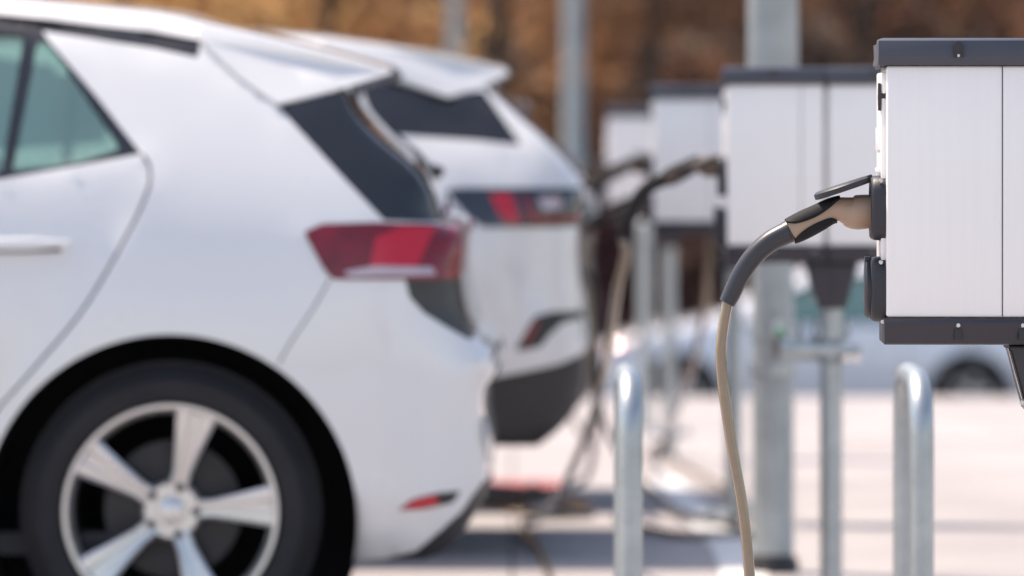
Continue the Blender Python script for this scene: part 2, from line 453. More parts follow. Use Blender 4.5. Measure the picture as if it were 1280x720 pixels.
def build_car(name, S, regions, cross, mats, parent, arch_r):
    """regions: list of (part name or 'body'/'seam', polygon, material, lateral offset); first match wins.
    cross(x, z, yfrac) -> (part, material) for the surface that runs from side to side."""
    outl = [tuple(p[:2]) for p in S.o]
    polys = [outl]
    arch_polys = []
    for (cx, cz, r) in S.arches:
        arch_polys.append([(cx + r * math.cos(a * 2 * PI / 96), cz + r * math.sin(a * 2 * PI / 96)) for a in range(96)])
    polys += arch_polys
    regs = []
    for (nm, poly, mt, dy) in regions:
        pl = densify(poly, S.step * 1.3)
        regs.append((nm, pl, mt, dy)); polys.append(pl)
    verts = []; edges = []
    for pl in polys:
        b = len(verts); verts += [Vector(p) for p in pl]
        edges += [(b + i, b + (i + 1) % len(pl)) for i in range(len(pl))]
    # grid points
    x0, x1 = S.o[:, 0].min(), S.o[:, 0].max(); z0, z1 = S.o[:, 1].min(), S.o[:, 1].max()
    st = S.step * 1.15
    gx, gzz = np.meshgrid(np.arange(x0, x1, st), np.arange(z0, z1, st))
    gx = gx + (np.arange(gx.shape[0]) % 2 * st / 2)[:, None]
    gx = gx.ravel(); gzz = gzz.ravel()
    m = inside(gx, gzz, outl)
    gx, gzz = gx[m], gzz[m]
    d, _, _ = S.dist(gx, gzz)
    m = d > st * .9
    gx, gzz = gx[m], gzz[m]
    # rows close to the edge
    o = S.o; nxt = np.roll(o, -1, 0); prv = np.roll(o, 1, 0)
    t = nxt[:, :2] - prv[:, :2]; t /= np.linalg.norm(t, axis=1)[:, None] + 1e-9
    nrm = np.stack([-t[:, 1], t[:, 0]], 1)
    area = np.sum(o[:, 0] * nxt[:, 1] - nxt[:, 0] * o[:, 1])
    if area < 0: nrm = -nrm
    ex, ez = [], []
    for fr in (.006, .03, .09, .18):
        q = o[:, :2] + nrm * (o[:, 2] * fr)[:, None]
        dd, _, _ = S.dist(q[:, 0], q[:, 1])
        ok = inside(q[:, 0], q[:, 1], outl) & (dd > o[:, 2] * fr * .9)
        ex += list(q[ok, 0]); ez += list(q[ok, 1])
    verts += [Vector((a, b)) for a, b in zip(gx, gzz)] + [Vector((a, b)) for a, b in zip(ex, ez)]
    V, E, Fc, *_ = geometry.delaunay_2d_cdt(verts, edges, [], 0, 1e-5)
    vx = np.array([v.x for v in V]); vz = np.array([v.y for v in V])
    T = np.array([f[:3] for f in Fc])
    cx = vx[T].mean(1); cz = vz[T].mean(1)
    keep = inside(cx, cz, outl)
    for ap in arch_polys: keep &= ~inside(cx, cz, ap)
    T = T[keep]; cx = cx[keep]; cz = cz[keep]
    Y = S.lift(vx, vz)
    dV, iV, _t = S.dist(vx, vz)
    wfree = np.clip((dV - .15 * S.o[iV, 2]) / (.35 * S.o[iV, 2]), 0, 1) * (dV > 1e-4)
    e0 = np.concatenate([T[:, 0], T[:, 1], T[:, 2]]); e1 = np.concatenate([T[:, 1], T[:, 2], T[:, 0]])
    deg = np.bincount(e0, minlength=len(vx)) + np.bincount(e1, minlength=len(vx)) + 1e-9
    for _ in range(26):
        av = (np.bincount(e0, Y[e1], len(vx)) + np.bincount(e1, Y[e0], len(vx))) / deg
        Y = np.where(deg > 1, Y + (av - Y) * .6 * wfree, Y)
    # vertex normals of the whole side, shared by every part cut from it (near side, facing -y)
    Pn = np.stack([vx, -Y, vz], 1)
    fn = np.cross(Pn[T[:, 1]] - Pn[T[:, 0]], Pn[T[:, 2]] - Pn[T[:, 0]])
    fn *= np.where(fn[:, 1] > 0, -1, 1)[:, None]
    VN = np.zeros((len(vx), 3))
    for q in range(3): np.add.at(VN, T[:, q], fn)
    VN /= np.linalg.norm(VN, axis=1)[:, None] + 1e-12
    for _ in range(3):
        acc = VN * 2
        np.add.at(acc, e0, VN[e1]); np.add.at(acc, e1, VN[e0])
        acc /= np.linalg.norm(acc, axis=1)[:, None] + 1e-12
        VN = np.where((dV > .004)[:, None], acc, VN)
    on_edge = dV < 1e-4
    assigned = np.full(len(T), -1)
    for i, (nm, pl, mt, dy) in enumerate(regs):
        mk = inside(cx, cz, pl) & (assigned < 0)
        assigned[mk] = i
    parts = {}
    def emit(key, mt, side, tris, dy):
        # side = -1 near, +1 far, mesh per (part name, side)
        parts.setdefault(key, []).append((mt, side, tris, dy))
    body_bm = bmesh.new(); body_mats = []
    def mi(mt):
        if mt not in body_mats: body_mats.append(mt)
        return body_mats.index(mt)
    def tri_mesh(bm, tris, side, dy, midx, inner=None):
        cache = {}
        lay = bm.verts.layers.float_vector.get('cn') or bm.verts.layers.float_vector.new('cn')
        flip = inner is not None
        for tr in tris:
            vs = []
            for i in tr:
                if i not in cache:
                    v_ = bm.verts.new((vx[i], side * (Y[i] + dy), vz[i])); cache[i] = v_
                    if not (on_edge[i] and not flip):
                        nv = Vector((VN[i, 0], -side * VN[i, 1], VN[i, 2]))
                        v_[lay] = -nv if flip else nv
                vs.append(cache[i])
            if side > 0: vs = vs[::-1]
            a, b, c = vs
            n = (b.co - a.co).cross(c.co - a.co)
            if (n.y * side < 0) != flip: vs = vs[::-1]
            try: f = bm.faces.new(vs); f.material_index = midx
            except ValueError: pass
    body = None
    later = []
    for side in (-1, 1):
        tri_mesh(body_bm, T[assigned < 0], side, 0.0, mi(mats['body']))
        tri_mesh(body_bm, T[assigned < 0], side, -.015, mi(M['inner']), True)
        for i, (nm, pl, mt, dy) in enumerate(regs):
            tris = T[assigned == i]
            if len(tris) == 0: continue
            if nm == 'seam': tri_mesh(body_bm, tris, side, dy, mi(mt))
            else: later.append((nm, side, tris, dy, mt))
    # side to side surface
    groups = {}
    n = len(S.o)
    ye = S.lift(S.o[:, 0], S.o[:, 1])
    fr = [-1, -.9, -.75, -.6, -.45, -.3, -.15, 0, .15, .3, .45, .6, .75, .9, 1]
    outn = -nrm
    for i in range(n):
        j = (i + 1) % n
        xm = (S.o[i, 0] + S.o[j, 0]) / 2; zm = (S.o[i, 1] + S.o[j, 1]) / 2
        if any(abs(xm - c[0]) < c[2] and zm < c[1] + .1 for c in S.arches): continue
        for k in range(len(fr) - 1):
            f0, f1 = fr[k], fr[k + 1]
            pt = cross(xm, zm, abs(f0 + f1) / 2)
            if pt is None: continue
            groups.setdefault(pt, []).append((i, j, f0, f1))
    for (nm, mt), quads in groups.items():
        bm = body_bm if nm == 'body' else bmesh.new()
        midx = mi(mt) if nm == 'body' else 0
        cache = {}
        off = 0 if nm == 'body' else .004
        def vert(i, f):
            if (i, f) not in cache:
                bl = S.bulge * (1 - f * f) + off
                cache[(i, f)] = bm.verts.new((S.o[i, 0] + outn[i, 0] * bl, f * ye[i], S.o[i, 1] + outn[i, 1] * bl))
            return cache[(i, f)]
        fs = []
        for (i, j, f0, f1) in quads:
            vs = [vert(i, f0), vert(i, f1), vert(j, f1), vert(j, f0)]
            a, b, c = vs[0].co, vs[1].co, vs[2].co
            nn = (b - a).cross(c - a)
            if nn.x * outn[i, 0] + nn.z * outn[i, 1] < 0: vs = vs[::-1]
            f = bm.faces.new(vs); f.material_index = midx; fs.append(f)
        if nm != 'body': later.append((nm, 0, bm, 0, mt))
    bmesh.ops.remove_doubles(body_bm, verts=body_bm.verts[:], dist=.0004)
    def shell_obj(nm, bm_, ms):
        lay = bm_.verts.layers.float_vector.get('cn')
        bm_.normal_update()
        bm_.verts.index_update()
        ns_ = []
        for v in bm_.verts:
            c_ = Vector(v[lay]) if lay else Vector((0, 0, 0))
            ns_.append(tuple(c_.normalized() if c_.length > .5 else v.normal))
        me = bpy.data.meshes.new(nm); bm_.to_mesh(me); bm_.free()
        for m_ in ms: me.materials.append(m_)
        me.shade_smooth()
        me.normals_split_custom_set_from_vertices(ns_)
        return link(nm, me, parent)
    body = shell_obj('body', body_bm, body_mats)
    made = []
    for (nm, side, data, dy, mt) in later:
        if side == 0:
            o_ = obj(nm, data, mt, parent, angle=50)
        else:
            bm = bmesh.new(); tri_mesh(bm, data, side, dy, 0)
            ms = [mt]
            if 'window' not in nm:
                tri_mesh(bm, data, side, dy - .012, 1, True); ms.append(M['inner'])
            o_ = shell_obj(nm, bm, ms)
        made.append((nm, side, o_))
    # sub-parts: window frames own nothing; lamp lenses hang under their lamp
    for nm, side, o_ in made:
        if nm in ('lamp_lens', 'lamp_strip'):
            for n2, s2, o2 in made:
                if n2 == 'tail_lamp' and s2 == side: o_.parent = o2; break
    # wheel wells
    for (cx_, cz_, r) in S.arches:
        for side in (-1, 1):
            bm = bmesh.new()
            prof = [(r + .004, side * .50), (r + .004, side * (float(S.W(np.array([cx_]), np.array([cz_ + r]))[0]) - .012))]
            ring0 = []
            for (rr, yy) in prof:
                ring0.append([bm.verts.new((cx_ + rr * math.cos(a), yy, cz_ + rr * math.sin(a))) for a in [(-25 + 230 * k / 40) * PI / 180 for k in range(41)]])
            for k in range(40): bm.faces.new((ring0[0][k], ring0[0][k + 1], ring0[1][k + 1], ring0[1][k]))
            bm.faces.new(ring0[0])
            obj('wheel_well', bm, M['well'], parent)
    return body, made

def make_wheel(cx, cz, side, parent, R=.345, yface=.875, spoke0=3, rimR=.247, simple=False):
    s = side
    bm = bmesh.new()
    # wheel carrier: brake disc and hub
    lathe(bm, [(0, s * (yface - .10)), (.16, s * (yface - .10)), (.16, s * (yface - .125)), (.07, s * (yface - .13)), (.07, s * (yface - .2)), (0, s * (yface - .2))], 'Y', (0, 0, 0), 32)
    w = obj('wheel', bm, M['alloy_dark'], parent); w.location = (cx, 0, cz)
    bm = bmesh.new()
    T_ = .215
    pr = [(rimR + .002, -.012), (rimR + .012, -.004), (rimR + .03, .004), (rimR + .055, .006), (R - .035, -.002), (R - .015, -.014), (R - .004, -.032), (R, -.055)]
    pr = pr + [(R, -T_ + .055)] + [(a, -T_ - b) for a, b in pr[::-1][1:]]
    lathe(bm, [(a, s * (yface + b)) for a, b in pr], 'Y', (0, 0, 0), 96, closed=True)
    t = obj('tyre', bm, M['rubber'], w, angle=40)
    if not simple:
        # shoulder tread blocks
        bm = bmesh.new()
        for k in range(96):
            a = 2 * PI * k / 96
            m = Matrix.Rotation(-a, 4, 'Y')
            ya, yb_ = sorted((s * (yface - .024), s * (yface - .075)))
            vs = box(bm, R - .012, R + .002, ya, yb_, -.0085, .0085)
            bmesh.ops.transform(bm, matrix=m, verts=vs)
        obj('tread', bm, M['rubber'], t, smooth=False)
    bm = bmesh.new()
    lip = [(rimR, -.014), (rimR + .004, -.006), (rimR + .001, .0), (rimR - .008, -.001), (rimR - .015, -.012), (rimR - .022, -.035), (rimR - .024, -.17), (rimR - .0, -.20), (rimR, -.1)]
    lathe(bm, [(a, s * (yface + b)) for a, b in lip], 'Y', (0, 0, 0), 96, closed=True)
    for f in bm.faces:
        c = f.calc_center_median()
        if s * c.y < yface - .028: f.material_index = 1
    # spokes
    ns = 5
    for k in range(ns):
        a = math.radians(spoke0 + 72 * k)
        ux, uz = math.cos(a), math.sin(a); vx_, vz_ = -uz, ux
        rings = []
        for (r, hw, dep, ch) in [(.030, .030, .048, .006), (.060, .0225, .044, .006), (.095, .0215, .034, .0065), (.15, .031, .022, .008), (.20, .042, .012, .009), (.236, .049, .006, .008)]:
            yo = yface - dep
            sec = [(-hw, yo - .032), (-hw, yo - .006), (-hw + ch, yo), (-hw * .35, yo - .001), (-hw * .22, yo - .006), (hw * .22, yo - .006), (hw * .35, yo - .001), (hw - ch, yo), (hw, yo - .006), (hw, yo - .032)]
            rings.append([bm.verts.new((ux * r + vx_ * p, s * q, uz * r + vz_ * p)) for p, q in sec])
        fs = []
        for A, B in zip(rings, rings[1:]):
            for q in range(len(A)):
                fs.append(bm.faces.new((A[q], A[(q + 1) % len(A)], B[(q + 1) % len(A)], B[q])))
        fs.append(bm.faces.new(rings[0])); fs.append(bm.faces.new(rings[-1]))
        bmesh.ops.recalc_face_normals(bm, faces=fs)
    # centre
    lathe(bm, [(.0, s * (yface - .046)), (.062, s * (yface - .046)), (.070, s * (yface - .055)), (.070, s * (yface - .09)), (0, s * (yface - .09))], 'Y', (0, 0, 0), 40)
    rim = obj('rim', bm, [M['alloy'], M['alloy_dark']], w, angle=30)
    bm = bmesh.new()
    lathe(bm, [(0, s * (yface - .028)), (.018, s * (yface - .029)), (.028, s * (yface - .034)), (.032, s * (yface - .046)), (.032, s * (yface - .05)), (0, s * (yface - .05))], 'Y', (0, 0, 0), 32)
    obj('hub_cap', bm, M['alloy'], w)
    for k in range(ns):
        a = math.radians(spoke0 - 5 + 72 * k)
        bm = bmesh.new()
        c = (.055 * math.cos(a), 0, .055 * math.sin(a))
        lathe(bm, [(.0, s * (yface - .036)), (.0085, s * (yface - .036)), (.0095, s * (yface - .040)), (.0095, s * (yface - .05)), (0, s * (yface - .05))], 'Y', c, 12)
        obj('wheel_bolt', bm, M['bolt'], w, angle=20)
    return w

def seat_rows(parent, x_rear, zoff=0):
    bm = bmesh.new()
    for (x, w0, w1) in [(x_rear, -.62, .62), (x_rear - .95, -.62, -.12), (x_rear - .95, .12, .62)]:
        prism_y(bm, [(x - .55, .35 + zoff), (x - .02, .30 + zoff), (x + .18, .95 + zoff), (x + .10, .97 + zoff), (x - .10, .50 + zoff), (x - .55, .52 + zoff)], w0, w1, bev=.03)
    for (x, y) in [(x_rear + .12, -.38), (x_rear + .12, .38), (x_rear - .83, -.37), (x_rear - .83, .37)]:
        box(bm, x, x + .09, y - .13, y + .13, .99 + zoff, 1.16 + zoff, .03)
    # floor
    box(bm, x_rear - 2.0, x_rear + .7, -.78, .78, .24, .29)
    box(bm, x_rear - 2.05, x_rear - 1.7, -.72, .72, .3, .95, .05)
    return obj('seats', bm, M['cabin'], parent)

def spoiler(parent, pts, mt, tilt=0.0):
    """pts: (x, z, half width) round the side face, pushed across the car, edges eased"""
    bm = bmesh.new()
    n = len(pts); fr = [-1, -.8, -.4, 0, .4, .8, 1]
    cols = [[bm.verts.new((x, y * f, z + .016 * (1 - f * f))) for x, z, y in pts] for f in fr]
    bm.faces.new(cols[0]); bm.faces.new(cols[-1][::-1])
    for A, B in zip(cols, cols[1:]):
        for i in range(n): bm.faces.new((A[i], A[(i + 1) % n], B[(i + 1) % n], B[i]))
    bmesh.ops.recalc_face_normals(bm, faces=bm.faces[:])
    side = [e for e in bm.edges if len(e.link_faces) == 2 and any(len(f.verts) == n for f in e.link_faces)]
    bmesh.ops.bevel(bm, geom=side, offset=.006, segments=3, profile=.5, affect='EDGES')
    return obj('spoiler', bm, mt, parent, angle=28)

# --- hatchback nearest the camera -------------------------------------------------
X1, D1 = -.785, 12.1
WT1 = [(-.1, .80), (.15, .83), (.25, .868), (.40, .893), (.55, .905), (.75, .907), (.88, .903), (.98, .885), (1.04, .865), (1.15, .815), (1.30, .735), (1.42, .665), (1.50, .62), (1.6, .55)]
def conv(X0, D0, wt, zg=0.0):
    wz = [p[0] for p in wt]; ww = [p[1] for p in wt]; wm = max(ww)
    def K(px, py, inset=0.0):
        D = D0
        for _ in range(6):
            z = EYE - (py - HOR) * D / F - zg
            D = D0 + (wm - np.interp(z, wz, ww)) + inset
        return ((px - 640) * D / F - X0, float(EYE - (py - HOR) * D / F - zg))
    return K
K1 = conv(X1, D1, WT1)
def KP(K, pts): return [K(*p) for p in pts]

TOP = (.09, .07); SPO = (.03, .03); GLS = (.07, .05); LMP = (.20, .13); BMP = (.22, .145); SIL = (.05, .04)
def o4(p, r): return (p[0], p[1], r[0], r[1])
def smooth_outline(pts, n=4):
    return [tuple(v) for v in catmull([Vector(p).to_4d() if len(p) == 3 else Vector(p) for p in pts], n, False)]

rear1 = [((120, 8), TOP), ((190, 15), TOP), ((240, 25), TOP), ((300, 52), (.07, .05)), ((360, 78), (.05, .035)), ((410, 98), (.05, .03))]
seg_a = smooth_outline([o4(K1(*p, .02), r) for p, r in rear1])
under = []
seg_b = smooth_outline([o4(K1(*p, .04), r) for p, r in [((432, 118), (.05, .03)), ((446, 146), (.05, .03)), ((480, 180), GLS), ((512, 206), GLS), ((535, 236), GLS), ((547, 276), LMP)]])
seg_c = smooth_outline([o4(K1(*p, .06), r) for p, r in [((552, 281), LMP), ((575, 285), LMP), ((578, 300), LMP), ((576, 345), LMP), ((579, 380), BMP), ((584, 404), BMP), ((592, 421), BMP)]])
seg_d = smooth_outline([o4(K1(*p, .08), r) for p, r in [((602, 430), BMP), ((613, 438), BMP), ((618, 452), BMP), ((616, 472), BMP), ((605, 490), BMP), ((601, 520), BMP), ((606, 560), BMP), ((609, 590), BMP), ((603, 622), BMP), ((585, 655), (.15, .1)), ((560, 685), (.1, .07)), ((530, 698), SIL)]])
front_1 = [(-2.0, .20), (-3.1, .19), (-3.32, .21), (-3.44, .28), (-3.50, .42), (-3.515, .58), (-3.49, .72), (-3.40, .83), (-3.25, .90), (-3.0, .97), (-2.75, 1.04), (-2.62, 1.09)]
fr_r = [SIL, SIL, (.1, .07), (.2, .12), BMP, BMP, BMP, (.2, .12), (.15, .08), (.12, .07), (.1, .07), TOP]
seg_e = [(-.35, .215, *SIL), (-1.2, .20, *SIL)] + [(p[0], p[1], *r) for p, r in zip(front_1, fr_r)]
seg_f = smooth_outline([(-2.62, 1.09, *TOP), (-2.2, 1.32, *TOP), (-1.85, 1.465, *TOP), (-1.5, 1.535, *TOP), (-1.0, 1.555, *TOP), (-.6, 1.548, *TOP), o4(K1(120, 8, .02), TOP)])[:-1]
outline1 = seg_a + under + seg_b + seg_c + seg_d + seg_e + seg_f[1:]
ARCH1 = [(0.0, .325, .43), (-2.77, .325, .42)]
S1 = Shape(outline1, WT1, ARCH1)
def mirror_none(x): return x
belt = K1(176, 192); beltl = K1(0, 224)
dlo = [belt, K1(120, 203), beltl, (-1.6, 1.075), (-2.35, 1.05), (-2.50, 1.085), (-2.1, 1.30), (-1.85, 1.40), (-1.5, 1.468), (-1.1, 1.482), K1(0, 32), K1(52, 38), K1(64, 55), K1(120, 120)]
pane_q = fillet(KP(K1, [(47, 50), (15, 214), (90, 205), (150, 186), (120, 140), (62, 55)]), .012)
pane_d = fillet([K1(30, 44), K1(1, 216), (-1.30, 1.095), (-1.26, 1.44), (-1.1, 1.458), K1(0, 42)], .012)
pane_f = fillet([(-1.36, 1.095), (-2.15, 1.075), (-2.05, 1.28), (-1.83, 1.375), (-1.5, 1.44), (-1.33, 1.45)], .012)
door_c = catmull([K1(178, 193), K1(187, 210), K1(184, 240), K1(155, 300), K1(105, 385), K1(50, 452), K1(0, 508)], 6)
door_c += [(-.62 - .01 * 0 + -.0, .34)] if False else []
dl = tuple(door_c[-1])
door_poly = [tuple(p[:2]) for p in [Vector(K1(178, 193)), *[Vector(p) for p in door_c]]]
dx_end = (dl[0] - .04, dl[1] - .06)
door_loop = [tuple(p[:2]) for p in door_c] + [dx_end, (dl[0] - .09, .34), (-1.33, .31), (-1.33, 1.06), (-1.33, 1.08)]
seams = [('seam', ribbon([tuple(p[:2]) for p in door_c] + [dx_end, (dl[0] - .09, .34), (-1.33, .31), (-1.335, .7), (-1.33, 1.07)], .006), M['seam'], -.010),
         ('seam', ribbon(catmull([K1(412, 349), K1(392, 385), K1(365, 425), K1(348, 455)], 4), .004), M['seam'], -.006),
         ('seam', ribbon(catmull([K1(247, 40), K1(262, 62), K1(345, 130)], 4), .005), M['seam'], -.006),
         ('seam', ribbon([(-2.42, 1.03), (-2.40, .7), (-2.36, .5), (-2.30, .31), (-1.34, .30)], .006), M['seam'], -.010),
         ('seam', ribbon([(-3.25, .84), (-2.98, .86), (-2.9, .72), (-2.88, .7)], .005), M['seam'], -.006)]
front_door = [(-2.42, 1.03), (-2.40, .7), (-2.36, .5), (-2.30, .31), (-1.336, .30), (-1.336, 1.06), (-1.8, 1.05)]
lamp1 = fillet(KP(K1, [(380, 290), (402, 280), (470, 278), (592, 282), (592, 350), (415, 349), (404, 335)]), .008)
lens_b = fillet(KP(K1, [(470, 296), (500, 284), (545, 284), (520, 335), (462, 335)]), .006)
lens_c = fillet(KP(K1, [(430, 339), (470, 332), (540, 334), (545, 344), (435, 346)]), .004)
tailgate_black = KP(K1, [(506, 349), (540, 346), (545, 322), (592, 318), (600, 424), (585, 426), (555, 408), (530, 392), (512, 372)])
pillar_black = KP(K1, [(345, 131), (436, 106), (440, 156), (480, 180), (512, 206), (535, 236), (550, 278), (478, 276), (430, 222)])
pillar_black = KP(K1, [(347, 133), (392, 121), (430, 111), (446, 100), (480, 150), (560, 230), (560, 279), (480, 276), (430, 223)])
reflector = fillet(KP(K1, [(497, 638), (515, 624), (545, 617), (576, 615), (566, 630), (530, 637)]), .006)
refl_red = fillet(KP(K1, [(500, 636), (516, 625), (545, 619), (549, 631), (525, 636)]), .004)
diffuser = KP(K1, [(440, 704), (480, 700), (520, 690), (550, 665), (578, 640), (604, 606), (640, 600), (640, 730), (430, 730)])
roof_strip = [K1(-2, 35), K1(60, 40), K1(125, 50), K1(190, 60), K1(247, 72), K1(251, 50), K1(190, 39), K1(125, 32), K1(60, 24), K1(0, 18), (-1.5, 1.50), (-1.85, 1.425), (-1.86, 1.412), (-1.5, 1.483)]
sill_black = [(-2.36, .1), (-2.36, .27), (-.42, .27), (-.42, .1)]
arch_lip = []
regs1 = [('seam', roof_strip, M['black_gloss'], -.010)] + \
        [('side_window', pane_q, M['glass'], -.010), ('side_window', pane_d, M['glass'], -.010), ('side_window', pane_f, M['glass'], -.010),
         ('window_trim', dlo, M['black_gloss'], -.004)] + \
        [('lamp_lens', lens_c, M['lamp_clear'], .008), ('lamp_lens', lens_b, M['lamp_red_light'], .008), ('tail_lamp', lamp1, M['lamp_red'], .005)] + seams + \
        [('reflector_lens', refl_red, M['lamp_red_light'], .003), ('bumper_vent', reflector, M['black_plastic'], -.003),
         ('tailgate_panel', tailgate_black, M['lamp_dark'], .001), ('pillar_trim', pillar_black, M['black_gloss'], -.002),
         ('diffuser', diffuser, M['black_plastic'], .002), ('sill', sill_black, M['black_plastic'], .001),
         ('door', door_loop, M['white_paint'], 0.0), ('front_door', front_door, M['white_paint'], 0.0)]
zt = lambda py: K1(600, py)[1]
def make_cross(z_sp, z_gl0, z_lamp0, z_lamp1, z_bl, z_dif, x_sp, m_body, m_gl=None, red=None, xr0=.2):
    def f(x, z, yf):
        if x > xr0:
            if z > z_sp: return ('body', m_body)
            if z > z_gl0: return ('rear_window', M['dark_glass']) if yf < .9 else ('body', M['black_gloss'])
            if z > z_lamp0: return ('body', m_body) if red is None else (('body', red) if yf > .55 else ('body', m_body))
            if z > z_bl: return ('body', m_body) if m_body is M['dark_paint'] else ('body', M['black_gloss'])
            if z > z_dif: return ('body', m_body)
            return ('body', M['black_plastic'])
        if z < .24: return ('body', M['black_plastic'])
        if x < -1.84 and x > -2.62 and z > 1.08 and yf < .93: return ('windshield', M['glass'])
        if x < -3.3 and .3 < z < .45 and yf < .7: return ('body', M['black_plastic'])
        return ('body', m_body)
    return f
cross1 = make_cross(zt(108), zt(279), zt(350), 0, zt(422), zt(612), 0, M['white_paint'], red=M['lamp_red'], xr0=.25)

car = empty('hatchback', (X1, D1 + .907, 0))
tag(car, 'white hatchback nearest the camera with red tail lamp and five spoke alloy wheel', 'car', 'white cars parked rear to the chargers')
build_car('hatchback', S1, regs1, cross1, {'body': M['white_paint']}, car, .43)
for cx in (0, -2.77):
    for s in (-1, 1):
        make_wheel(cx, .345, s, car)
seat_rows(car, -.72)
def wpt(K, wt, px, py, dy):
    x, z = K(px, py, -dy)
    return (x, z, float(np.interp(z, [p[0] for p in wt], [p[1] for p in wt])) + dy)
spoiler(car, [wpt(K1, WT1, *q) for q in [(247, 27, .004), (330, 46, .006), (410, 66, -.012), (486, 87, -.05), (490, 92, -.05), (436, 108, -.015), (346, 131, .008), (296, 96, .008), (250, 52, .005)]], M['white_paint'])
# door handles
def handle(parent, x0, x1, z, W):
    for s in (-1, 1):
        bm = bmesh.new()
        n = 14
        pts = [Vector((x0 + (x1 - x0) * k / n, s * (W + .012 + .016 * math.sin(PI * min(1, max(0, k / n)))), z - .004 * math.sin(PI * k / n))) for k in range(n + 1)]
        rad = [(.0175 * min(1, .35 + 2.2 * min(k, n - k) / n), .009) for k in range(n + 1)]
        loft(bm, pts, rad, 14)
        h = obj('door_handle', bm, M['white_paint'] if parent.get('label', '').startswith('white') else M['silver_paint'], parent)
        bm = bmesh.new()
        loft(bm, [p + Vector((0, s * .002, -.013)) for p in pts[1:-1]], [(.005, .006)] * (n - 1), 8)
        obj('handle_trim', bm, M['black_gloss'], h)
hz = K1(40, 304)
handle(car, K1(-62, 304)[0], K1(88, 304)[0], hz[1], .905)
handle(car, -2.15 + .75 - .3, -1.42, hz[1], .905)
# rear wiper stub and mirrors
bm = bmesh.new()
wc = K1(537, 219, .3)
loft(bm, [Vector((wc[0] - .03, -.06, wc[1] - .015)), Vector((wc[0] + .012, -.06, wc[1] + .004)), Vector((wc[0] + .022, -.05, wc[1] + .006))], [.017, .019, .010], 14)
loft(bm, [Vector((wc[0] + .012, -.06, wc[1])), Vector((wc[0] - .0, .10, wc[1] + .012)), Vector((wc[0] - .045, .33, wc[1] + .05))], [.008, .006, .005], 8)
obj('rear_wiper', bm, M['black_plastic'], car)
for s in (-1, 1):
    bm = bmesh.new()
    box(bm, -2.36, -2.22, min(s * .93, s * 1.07), max(s * .93, s * 1.07), 1.02, 1.15, .04, 4)
    box(bm, -2.33, -2.27, min(s * .84, s * .95), max(s * .84, s * .95), 1.03, 1.07, .01)
    obj('wing_mirror', bm, M['white_paint'], car)
    bm = bmesh.new()
    prism_y(bm, [(-3.42, .70), (-3.12, .82), (-3.14, .87), (-3.40, .83)], min(s * .62, s * .84), max(s * .62, s * .84), bev=.012)
    obj('headlight', bm, M['lamp_clear'], car)

# --- second white car ---------------------------------------------------------------
X2, D2 = -.80, 14.85
WT2 = [(-.1, .82), (.15, .85), (.28, .885), (.45, .905), (.60, .915), (.80, .918), (.95, .91), (1.06, .885), (1.16, .84), (1.28, .77), (1.40, .70), (1.55, .63), (1.7, .55)]
K2 = conv(X2, D2, WT2)
seg2 = smooth_outline([o4(K2(*p, .02), r) for p, r in [((300, 40), TOP), ((390, 46), TOP), ((440, 56), TOP), ((500, 76), (.06, .04)), ((560, 94), (.05, .035))]])
seg2 += smooth_outline([o4(K2(*p, .04), r) for p, r in [((606, 108), GLS), ((648, 146), GLS), ((690, 184), GLS), ((722, 220), LMP), ((729, 238), LMP)]])
seg2 += smooth_outline([o4(K2(*p, .06), r) for p, r in [((730, 250), LMP), ((724, 285), LMP), ((724, 340), LMP), ((729, 390), BMP), ((731, 440), BMP), ((728, 490), BMP), ((716, 518), BMP), ((696, 540), (.15, .1)), ((672, 557), SIL)]])
seg2 += [(.30, K2(600, 558)[1], *SIL), (-.35, .30, *SIL), (-1.2, .27, *SIL), (-2.0, .26, *SIL)]
seg2 += [(p[0], p[1] + .06, *r) for p, r in zip(front_1[1:], fr_r[1:])]
zr2 = K2(300, 40)[1]
seg2 += smooth_outline([(-2.62, 1.15, *TOP), (-2.2, 1.38, *TOP), (-1.85, 1.50, *TOP), (-1.4, 1.56, *TOP), (-.9, 1.575, *TOP), o4(K2(300, 40, .02), TOP)])[1:-1]
ARCH2 = [(0.0, .35, .44), (-2.77, .35, .43)]
S2 = Shape(seg2, WT2, ARCH2, step=.032)
q2 = fillet(KP(K2, [(300, 118), (420, 112), (440, 90), (500, 104), (560, 122), (604, 112), (652, 182), (600, 176), (480, 168), (300, 178)]), .01)
ql = KP(K2, [(300, 118)]) 
dlo2 = [(-.35, K2(300, 178)[1]), (-1.4, 1.10), (-2.35, 1.08), (-2.50, 1.12), (-2.1, 1.34), (-1.85, 1.43), (-1.4, 1.49), (-.35, K2(300, 100)[1])]
pn2 = fillet([(-.50, 1.17), (-1.28, 1.14), (-1.28, 1.44), (-.9, 1.46), (-.50, 1.40)], .015)
pn3 = fillet([(-1.36, 1.135), (-2.15, 1.12), (-2.05, 1.32), (-1.83, 1.41), (-1.36, 1.455)], .015)
lamp2 = fillet(KP(K2, [(557, 238), (575, 235), (770, 235), (770, 284), (603, 284), (580, 265)]), .01)
l2a = fillet(KP(K2, [(612, 242), (640, 242), (652, 278), (632, 278), (622, 265)]), .006)
l2b = fillet(KP(K2, [(652, 243), (660, 243), (672, 270), (735, 270), (735, 278), (662, 278)]), .004)
l2c = fillet(KP(K2, [(672, 246), (702, 246), (702, 262), (678, 262)]), .004)
fog2 = fillet(KP(K2, [(644, 437), (668, 396), (690, 390), (735, 390), (735, 399), (704, 404), (686, 420), (676, 434), (650, 439)]), .008)
fog2r = fillet(KP(K2, [(652, 431), (668, 402), (676, 399), (664, 425), (658, 432)]), .004)
low2 = KP(K2, [(560, 478), (600, 476), (650, 466), (700, 456), (740, 440), (790, 430), (790, 600), (400, 600), (400, 490)])
